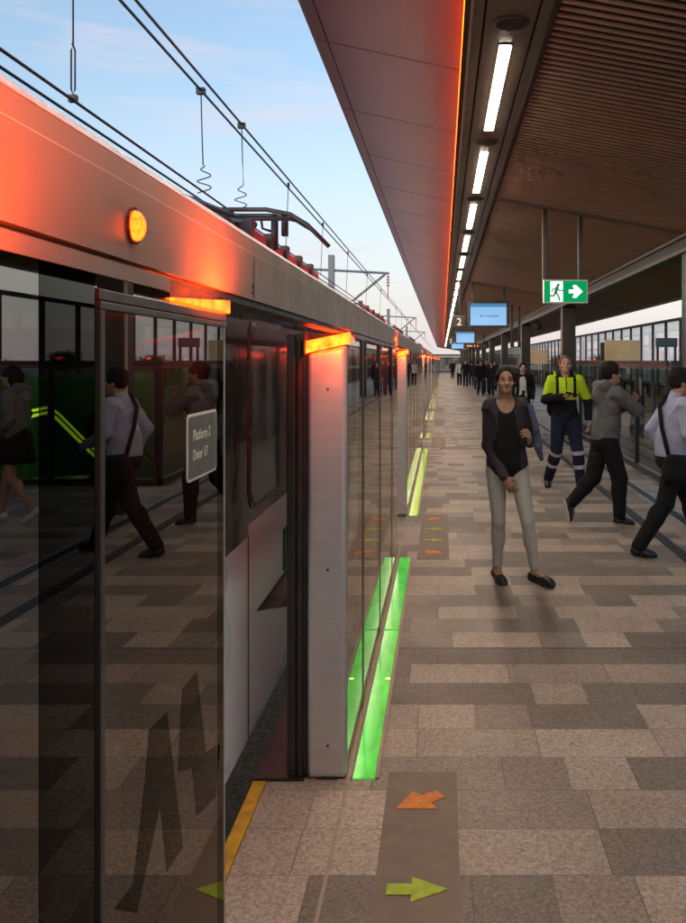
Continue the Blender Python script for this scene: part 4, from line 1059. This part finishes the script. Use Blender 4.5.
        f.ell(T(0, .06, 1.53), tp.get('neck', (.075, .085, .07)), M3, .008, 'sub'); f.ell(T(0, 0, 1.56), (.065, .065, .06), M3, .008, 'sub')
        if tp.get('open'):
            w0, w1 = tp['open']; p0, p1 = T(w0, .2, 1.45), T(w1, .2, .85)
            for x in np.linspace(w0, w1, 24):
                pass
            f.cone(T((w0 + w1) * .5 - .06, .13, 1.46), T(w0, .15, .70), .05, w1, .012, 'sub')
            f.cone(T((w0 + w1) * .5, .13, 1.46), T(w0 + .04, .16, .70), .05, w1, .012, 'sub')
        if tp.get('sleeves', True):
            for s_ in 'RL':
                sh, el, wr, hd, pn, curl = J['arm' + s_]; l_ = tp.get('sl', .94)
                f.cone(sh, el, .050 + g, .042 + g, .03); f.cone(el, el.lerp(wr, l_), .042 + g, .032 + g * tp.get('cuff', .8), .02)
        elif tp.get('cap_sleeves'):
            for s_ in 'RL':
                sh, el = J['arm' + s_][:2]; f.cone(sh, sh.lerp(el, .5), .058 + g, .052 + g, .03)
        f.folds(tp.get('fold', .004) * folds * 1.5, tp.get('seed', 2.1), 24)
        hz = tp.get('hem', .88)
        f.plane(T(0, 0, hz), tuple(M3 @ V3(0, tp.get('hemtilt', 0.), -1)))
        return f
    for tp in (top if isinstance(top, list) else [top] if top else []):
        fn = tp.get('fn')
        field_obj(tp.get('name', 'shirt'), top_field(tp), tp['mats'], t, (lambda C, fn=fn: fn(C, J, Mt)) if fn else None)
    # ---- shoes
    if shoes:
        for s_ in 'RL':
            an, toe = J['leg' + s_][2:4]
            u = (toe - (an - V3(0, 0, .055))).normalized(); side = u.cross(V3(0, 0, 1)).normalized(); nn = side.cross(u)
            f = Field((-.07, -.10, -.02), (.07, .24, .16), max(.004, h * .75))
            f.cone((0, -.025, .045), (0, .135, .036), .040, .040, .03); f.cone((0, .10, .03), (0, .165, .026), .040, .032, .03)
            if shoes.get('low'): f.cone((0, -.02, .055), (0, .01, .062), .036, .034, .02); f.ell((0, .01, .10), (.034, .05, .04), None, .01, 'sub')
            else: f.cone((0, -.01, .05), (0, -.005, .10), .042, .040, .03); f.cone((0, .02, .08), (0, .08, .05), .034, .034, .03)
            f.plane((0, 0, 0), (0, 0, -1))
            xf = Matrix(((side.x, u.x, nn.x, 0), (side.y, u.y, nn.y, 0), (side.z, u.z, nn.z, 0), (0, 0, 0, 1)))
            base = an - nn * .085
            base.z = max(base.z, .0) if shoes.get('flat', True) else base.z
            xf = Matrix.Translation(base) @ xf
            zs_ = shoes.get('sole', .018)
            field_obj('shoe', f, shoes['mats'], t, lambda C: (C[:, 2] < zs_), xf)
    t['_J'] = 0; del t['_J']
    return t, J, Mt

blk = fabric('fabric_black', (.012, .012, .013)); char = fabric('fabric_charcoal', (.045, .037, .048), .3); blackshoe = mat('shoe_black', (.012, .011, .011), .35); solew = mat('sole_white', (.6, .58, .55), .6); soled = mat('sole_dark', (.03, .027, .025), .7)
navy = fabric('fabric_navy', (.018, .022, .045)); tape = mat('reflective_tape', (.62, .64, .66), .35, .3, .08); hivis = fabric('fabric_hivis_yellow', (.52, .74, .02), .08); grey = fabric('fabric_grey_marl', (.125, .125, .13), .3); lilac = fabric('fabric_lilac_shirt', (.36, .37, .52), .08, bump=.12)
whitef = fabric('fabric_white', (.62, .60, .57)); bluegrey = fabric('fabric_blue_grey', (.075, .09, .14))
def pinstripe():
    m, nt, out = new_mat('fabric_pale_pinstripe'); b = node(nt, 'ShaderNodeBsdfPrincipled'); wv = node(nt, 'ShaderNodeTexWave'); wv.inputs['Scale'].default_value = 19; wv.inputs['Distortion'].default_value = .6; wv.bands_direction = 'X'
    nt.links.new(obj_coord(nt), wv.inputs['Vector'])
    nt.links.new(mixc(nt, remap(nt, wv.outputs['Fac'], .55, .95, 0, .55), (.46, .45, .39), (.22, .24, .22)), b.inputs['Base Color']); b.inputs['Roughness'].default_value = .85; nt.links.new(b.outputs[0], out.inputs[0]); return m
pin = pinstripe()
UP = (0, 0, 1)
# woman walking towards the camera
w_, Jw, Mw = person('woman in dark open cardigan and pale striped trousers walking towards the camera', (.535, 7.0, 0), R(180), .96,
    dict(hip=(.035, 0, .93), lean=1, tilt=1.5, head=(4, -2), legR=((.105, .05, .49), (.115, -.02, .09), (.075, .12, .012)), legL=((-.12, .16, .50), (-.175, .17, .11), (-.285, .27, .045)),
         armR=((.182, -.02, 1.10), (.065, .17, .86), (-.5, .35, -.85), (-.4, -.9, 0), 40), armL=((-.175, -.09, 1.14), (-.135, .13, 1.13), (.1, .55, .75), (.9, -.2, .1), 65)),
    'brown', 'black', 'tied',
    top=[dict(name='blouse', mats=[blk], g=.008, belly=.026, sleeves=False, neck=(.085, .12, .165), hem=.80, fold=.006), dict(name='cardigan', mats=[char], g=.013, belly=.02, open=(-.03, .10), hem=.72, fold=.008, neck=(.10, .12, .17), sl=.97)],
    bottom=dict(mats=[pin], g=.005, w=.92, to=.86, fold=.0035), shoes=dict(mats=[blackshoe, soled], low=True), h=.0046, female=True)
# worker in high visibility jumper
def hv(C, J, Mt):
    z = (C @ np.array(Mt.inverted().to_3x3())[2]) + Mt.inverted().translation.z
    o = (z < 1.17).astype(float)
    for s_ in 'RL':
        el, wr = np.array(J['arm' + s_][1]), np.array(J['arm' + s_][2]); d = wr - el; L = np.linalg.norm(d); q = (C - el) @ (d / L); r = np.linalg.norm(C - el - q[:, None] * (d / L), axis=1)
        o[(r < .075) & (q > -.03)] = 1
    inv = np.array(Mt.inverted()); P = C @ inv[:3, :3].T + inv[:3, 3]
    o[(P[:, 2] > 1.46) & (np.abs(P[:, 0]) < .12)] = 1
    o[(np.abs(np.abs(P[:, 0]) - .115) < .02) & (P[:, 2] > 1.2) & (P[:, 1] > .02)] = 1
    o[(np.abs(P[:, 0]) < .006) & (P[:, 1] > .05) & (P[:, 2] > 1.3)] = 1
    return o
m_, Jm, Mm = person('worker in yellow and black high visibility jumper looking at a phone', (1.69, 12.1, 0), R(180), 1.02,
    dict(hip=(.04, 0, .93), lean=1, head=(-3, -4), legR=((.165, .06, .49), (.245, -.16, .10), (.265, -.02, .02)), legL=((-.105, .14, .50), (-.145, .12, .09), (-.20, .27, .012)),
         armR=((.30, .02, 1.17), (.10, .25, 1.21), (-.95, .25, .05), (0, -.25, 1), 45), armL=((-.265, -.03, 1.13), (-.255, .07, .88), (0, .15, -1), (.9, .2, 0), 35)),
    'fair', 'ginger', 'crop', top=dict(name='jumper', mats=[hivis, blk], g=.020, hood=True, collar=True, hem=.90, fold=.006, fn=hv, cuff=.9), bottom=dict(mats=[navy, tape], g=.022, tape=True, w=1.1, fold=.004), shoes=dict(mats=[blackshoe, soled]), h=.005)
# man in grey hoodie
h_, Jh, Mhh = person('young man in grey hoodie and black trousers striding right', (1.70, 9.4, 0), R(-72), .975,
    dict(hip=(0, 0, .92), lean=5, head=(-6, -8), legR=((.09, .12, .50), (.09, .12, .09), (.09, .27, .012)), legL=((-.09, -.10, .50), (-.09, -.36, .235), (-.09, -.335, .06)),
         armR=((.22, .25, 1.24), (.02, .34, 1.24), (-.9, .2, .25), (-.6, -.7, 0), 50), armL=((-.22, .20, 1.20), (-.06, .36, 1.30), (.5, .2, .8), (.6, -.7, 0), 50)),
    'tan', 'black', 'thick', top=dict(name='hoodie', mats=[grey], g=.030, hood=True, hem=.88, hemtilt=.12, fold=.007, belly=.02), bottom=dict(mats=[blk], g=.024, w=1.25, cuff=.6, fold=.0035), shoes=dict(mats=[blackshoe, solew], flat=False), h=.005)
# man in lilac shirt at the right edge
b_, Jb, Mb = person('man in pale lilac shirt and black trousers striding out of the right edge', (2.03, 7.98, 0), R(-82), .955,
    dict(hip=(0, 0, .90), lean=6, head=(-4, -3), legR=((.10, -.10, .49), (.10, -.36, .095), (.10, -.21, .012)), legL=((-.09, .20, .52), (-.09, .33, .10), (-.09, .48, .04)),
         armR=((.25, .06, 1.14), (.17, .27, 1.03), (-.1, .9, -.3), (-1, 0, -.2), 45), armL=((-.225, -.10, 1.15), (-.20, .02, .90), (0, .25, -1), (.9, 0, 0), 35)),
    'tan', 'black', 'thick', top=dict(name='shirt', mats=[lilac], g=.022, collar=True, hem=.93, fold=.006, belly=.045, cuff=.6), bottom=dict(mats=[blk], g=.022, w=1.15, fold=.004), shoes=dict(mats=[blackshoe, soled]), h=.005)
# woman with skirt seen mirrored in the glass
s_, Js, Ms = person('woman in grey patterned top and short black skirt, seen mirrored in the glass', (3.74, 9.55, 0), R(-85), .95,
    dict(hip=(0, 0, .93), lean=4, head=(0, -5), legR=((.08, .02, .50), (.08, -.24, .16), (.08, -.14, .03)), legL=((-.08, .16, .52), (-.08, .22, .09), (-.08, .37, .012)),
         armR=((.22, -.05, 1.14), (.2, .15, 1.0), (0, .8, -.5), (-1, 0, 0), 40), armL=((-.22, .02, 1.13), (-.2, .2, 1.02), (0, .8, -.5), (1, 0, 0), 40)),
    'tan', 'black', 'long', top=dict(mats=[grey], g=.02, hem=.90, hood=True), bottom=dict(mats=[blk], skirt=.66), shoes=dict(mats=[solew, solew], low=True), h=.007, female=True)
# man in open dark jacket behind the woman
walkA = dict(hip=(0, 0, .93), lean=2, head=(0, -4), legR=((.09, .10, .50), (.09, .06, .09), (.09, .21, .012)), legL=((-.09, .03, .50), (-.09, -.20, .14), (-.09, -.08, .03)),
         armR=((.245, -.03, 1.14), (.24, .12, .93), (0, .3, -1), (-1, 0, 0), 35), armL=((-.245, -.06, 1.14), (-.23, .06, .90), (0, .2, -1), (1, 0, 0), 35))
person('bearded man in dark open jacket and white shirt behind the woman', (1.80, 20.2, 0), R(180), .95, walkA, 'fair', 'black', 'short',
       top=[dict(name='shirt', mats=[whitef], g=.010, sleeves=False, hem=.86), dict(name='jacket', mats=[blk], g=.024, open=(-.02, .11), hem=.82)], bottom=dict(mats=[blk], g=.016), shoes=dict(mats=[blackshoe, soled]), h=.008)
walkB = dict(walkA); walkB.update(legR=((.09, .02, .50), (.09, -.22, .15), (.09, -.10, .03)), legL=((-.09, .14, .51), (-.09, .16, .09), (-.09, .31, .012)), lean=3)
dark2 = fabric('fabric_dark_plum', (.03, .018, .022)); dark3 = fabric('fabric_dark_slate', (.028, .032, .04))
far = [  # px, distance, turn, scale, top, label
    (465.5, 57, 180, 1.0, blk, 'far walker in black, standing tallest under the second screen'),
    (459.5, 60, 175, .96, whitef, 'far walker in a pale top, left of the black clad one'),
    (471.5, 61, 10, .95, dark3, 'far walker in slate jacket, right of the black clad one'),
    (452.5, 84, 180, .97, dark2, 'far small figure near the platform end, leftmost of all'),
    (480.5, 43, 185, .98, blk, 'walker in black at the left of the mid distance group'),
    (486.5, 44.5, 178, 1.02, dark3, 'tall walker in slate jacket amid the mid distance group'),
    (491.5, 42, 172, .93, dark2, 'walker in dark plum top just left of the woman'),
    (494.5, 49, 180, .97, blk, 'walker in black partly hidden by the head of the woman'),
    (477.5, 52, 12, .95, dark2, 'walker seen from behind left of the mid distance group')]
for i, (px, Y, tr_, sc_, m0, lab) in enumerate(far):
    person(lab, ((px - 442.5) / 900 * Y, Y, 0), R(tr_), sc_, walkA if i % 2 else walkB, ('fair', 'tan', 'brown')[i % 3], 'black', ('short', 'long', 'thick')[i % 3],
           top=dict(name='jacket', mats=[m0], g=.024, hem=.84), bottom=dict(mats=[blk if i % 2 else navy], g=.016), shoes=dict(mats=[blackshoe, soled]), h=.014, detail=False, group='walkers far down the platform')

# ---- carried things
def world(t, p): 
    return Matrix.Translation(t.location) @ Matrix.Rotation(t.rotation_euler.z, 4, 'Z') @ Matrix.Diagonal((t.scale.x,) * 3 + (1,)) @ V3(*p)
# phone
wr = Jm['armR'][2]; hd = V3(*Jm['armR'][3]).normalized()
c = world(m_, wr + hd * .10 + V3(0, .02, .03))
bm = BM(); box(bm, -.075, .075, -.037, .037, -.0045, .0045); bm.transform(Matrix.Rotation(R(15), 4, 'Y') @ Matrix.Rotation(R(-35), 4, 'X')); bm.transform(Matrix.Translation(c))
p = part('phone', bm, M['train_black'], None, bevel=.003); tag(p, 'dark phone held in the hand of the worker', 'phone')
# backpack of the worker
t = thing('backpack', 'black backpack worn on the back of the worker', 'backpack', tuple(world(m_, (.05, -.2, 1.2))))
f = Field((-.3, -.45, .8), (.4, 0, 1.5), .01); f.ell((.05, -.22, 1.22), (.17, .10, .25), None, .02); f.ell((.20, -.10, 1.05), (.075, .09, .12), None, .04); f.folds(.005, 1)
o = field_obj('pack_body', f, [blk], t); o.parent = t; t.location = m_.location; t.rotation_euler = m_.rotation_euler; t.scale = m_.scale
# messenger bag of the man in the lilac shirt
t = thing('shoulder_bag', 'black shoulder bag at the hip of the man in lilac', 'bag'); t.location = b_.location; t.rotation_euler = b_.rotation_euler; t.scale = b_.scale
f = Field((-.1, -.4, .55), (.5, .4, 1.1), .009); f.cone((.235, -.10, .90), (.235, .12, .88), .055, .055, .03); f.cone((.235, -.12, .76), (.235, .13, .74), .07, .07, .03); f.cone((.23, -.11, .82), (.23, .12, .82), .07, .07, .03); f.folds(.007, 2)
field_obj('bag_body', f, [blk], t)
bm = BM(); tube(bm, [Mb @ V3(.19, -.10, .93), Mb @ V3(.10, -.165, 1.2), Mb @ V3(-.02, -.155, 1.38), Mb @ V3(-.11, -.06, 1.50)], .020, 8); part('strap', bm, blk, t, smooth=True, org=V3(0, 0, 0))
# bag strap and folded jacket carried by the woman
t = thing('shoulder_bag', 'blue grey cloth bag hanging from the hand and shoulder of the woman', 'bag'); t.location = w_.location; t.rotation_euler = w_.rotation_euler; t.scale = w_.scale
f = Field((-.45, -.35, .75), (0., .35, 1.6), .007); f.cone((-.145, .085, 1.42), (-.19, .125, 1.24), .026, .026, .02); f.cone((-.19, .10, 1.22), (-.21, .10, 1.10), .03, .034, .02); f.cone((-.2, .12, 1.10), (-.235, .10, 1.0), .030, .018, .02); f.folds(.005, 4)
field_obj('cloth', f, [bluegrey], t)

# ------------------------------------------------------------------ trees behind the right-hand screens
def make_tree(seed, hgt, wid, nleaf):
    rs = random.Random(seed)
    t = thing('tree', 'tree', 'tree', (0, 0, 0))
    bm = BM(); tube(bm, [(0, 0, -.1), (.1, 0, hgt * .3), (-.05, .1, hgt * .62), (0, 0, hgt * .9)], .28, 8, .04)
    tips = []
    for i in range(11):
        a = i * 2.4; z0 = hgt * (.25 + .05 * i); rr = wid * (.45 + .35 * rs.random()); p = (rr * math.cos(a), rr * math.sin(a), z0 + hgt * (.12 + .12 * rs.random()))
        tube(bm, [(0, 0, z0), (p[0] * .5, p[1] * .5, z0 + hgt * .09), p], .1, 6, .02); tips.append(Vector(p))
    tips += [Vector((0, 0, hgt * .92)), Vector((.4, .2, hgt * .8)), Vector((-.5, -.2, hgt * .7))]
    part('trunk', bm, M['bark'], t)
    bm = BM()
    for i in range(nleaf):
        c = rs.choice(tips); s = wid * .30
        p = c + Vector((rs.gauss(0, s), rs.gauss(0, s), rs.gauss(0, s * .7)))
        n = Vector((rs.gauss(0, 1), rs.gauss(0, 1), rs.gauss(0, 1))).normalized(); u = n.orthogonal().normalized(); v = n.cross(u); l = .22 + .22 * rs.random()
        bm.faces.new([bm.verts.new(p + u * l), bm.verts.new(p + v * l * .6), bm.verts.new(p - u * l), bm.verts.new(p - v * l * .6)])
    part('crown', bm, M['foliage'], t)
    return t
protos = [make_tree(1, 8.5, 3.4, 2600), make_tree(2, 7., 3.8, 2600), make_tree(3, 9.5, 3.0, 2400)]
spots = [(34, 62, .8), (42, 70, .9), (50, 64, .75), (60, 74, .95), (46, 92, .9), (70, 110, 1.0), (38, 120, .8), (30, 96, .7), (58, 140, 1.), (80, 82, .9), (92, 96, 1.0), (24, 130, .7), (75, 60, .8), (66, 48, .8), (22, 170, .8), (34, 190, .9), (-30, 210, .8), (-42, 225, .9), (-14, 260, .9)]
for i, (x, y, s) in enumerate(spots):
    o = protos[i] if i < 3 else copy_tree(protos[i % 3])
    o.location = (x, y, -1.3); o.rotation_euler.z = i * 1.7; s *= .52; o.scale = (s * 1.3, s * 1.3, s * (.85 + .06 * (i % 4)))
    o['label'] = 'distant green tree behind the far right screens' if x > 0 else 'distant green tree left of the tracks beyond the train'
    o['group'] = 'trees beyond the far screens' if x > 0 else 'trees beyond the train'


# ------------------------------------------------------------------ camera, light, world
cam = bpy.data.cameras.new('camera'); co = bpy.data.objects.new('camera', cam); COL.objects.link(co)
co.location = (0, 0, EYE); co.rotation_euler = (R(90), 0, 0)
cam.sensor_fit = 'VERTICAL'; cam.sensor_height = 36; cam.lens = 36 * 900 / 923
cam.shift_x = -99.5 / 923; cam.shift_y = -101.5 / 923
cam.clip_start = .05; cam.clip_end = 3000
scene.camera = co
SUN_EL, SUN_AZ = 7., 215.          # azimuth clockwise from +Y (north)
sl = bpy.data.lights.new('sun', 'SUN'); sl.energy = .7; sl.angle = R(12); sl.color = (1, .86, .72)
so = bpy.data.objects.new('sun', sl); COL.objects.link(so)
sd = Vector((math.sin(R(SUN_AZ)) * math.cos(R(SUN_EL)), math.cos(R(SUN_AZ)) * math.cos(R(SUN_EL)), math.sin(R(SUN_EL))))
so.rotation_euler = (-sd).to_track_quat('-Z', 'Y').to_euler()
w = bpy.data.worlds.new('World'); scene.world = w; w.use_nodes = True
nt = w.node_tree; nt.nodes.clear(); out = node(nt, 'ShaderNodeOutputWorld'); bg = node(nt, 'ShaderNodeBackground')
sky = node(nt, 'ShaderNodeTexSky'); sky.sky_type = 'NISHITA'; sky.sun_disc = False
sky.sun_elevation = R(SUN_EL); sky.sun_rotation = R(SUN_AZ); sky.air_density = 1.0; sky.dust_density = 1.2; sky.ozone_density = 2.0
tc = node(nt, 'ShaderNodeTexCoord'); mp = node(nt, 'ShaderNodeMapping'); mp.inputs['Scale'].default_value = (1., 1., 7.)
nt.links.new(tc.outputs['Generated'], mp.inputs['Vector'])
cn = noise(nt, mp.outputs[0], 1.6, 6, .6)
cf = remap(nt, cn, .50, .70, 0, .75)
sp3 = node(nt, 'ShaderNodeSeparateXYZ'); nt.links.new(tc.outputs['Generated'], sp3.inputs[0])
hz = remap(nt, sp3.outputs[2], .0, .34, .88, 0.)         # pale cloud bank low over the horizon
f = mth(nt, 'MAXIMUM', cf, hz)
f = mth(nt, 'MAXIMUM', f, .14)
skyc = mixc(nt, f, sky.outputs[0], (2.25, 2.0, 2.2))
nt.links.new(skyc, bg.inputs[0]); bg.inputs[1].default_value = .145
nt.links.new(bg.outputs[0], out.inputs[0])
scene.view_settings.view_transform = 'Standard'; scene.view_settings.look = 'None'
scene.view_settings.exposure = 1.38; scene.view_settings.gamma = 1
scene.view_settings.use_curve_mapping = False
scene.cycles.use_denoising = True
scene.cycles.max_bounces = 8; scene.cycles.transparent_max_bounces = 24; scene.cycles.glossy_bounces = 5
scene.cycles.sample_clamp_indirect = 4.
scene.cycles.caustics_reflective = False; scene.cycles.caustics_refractive = False
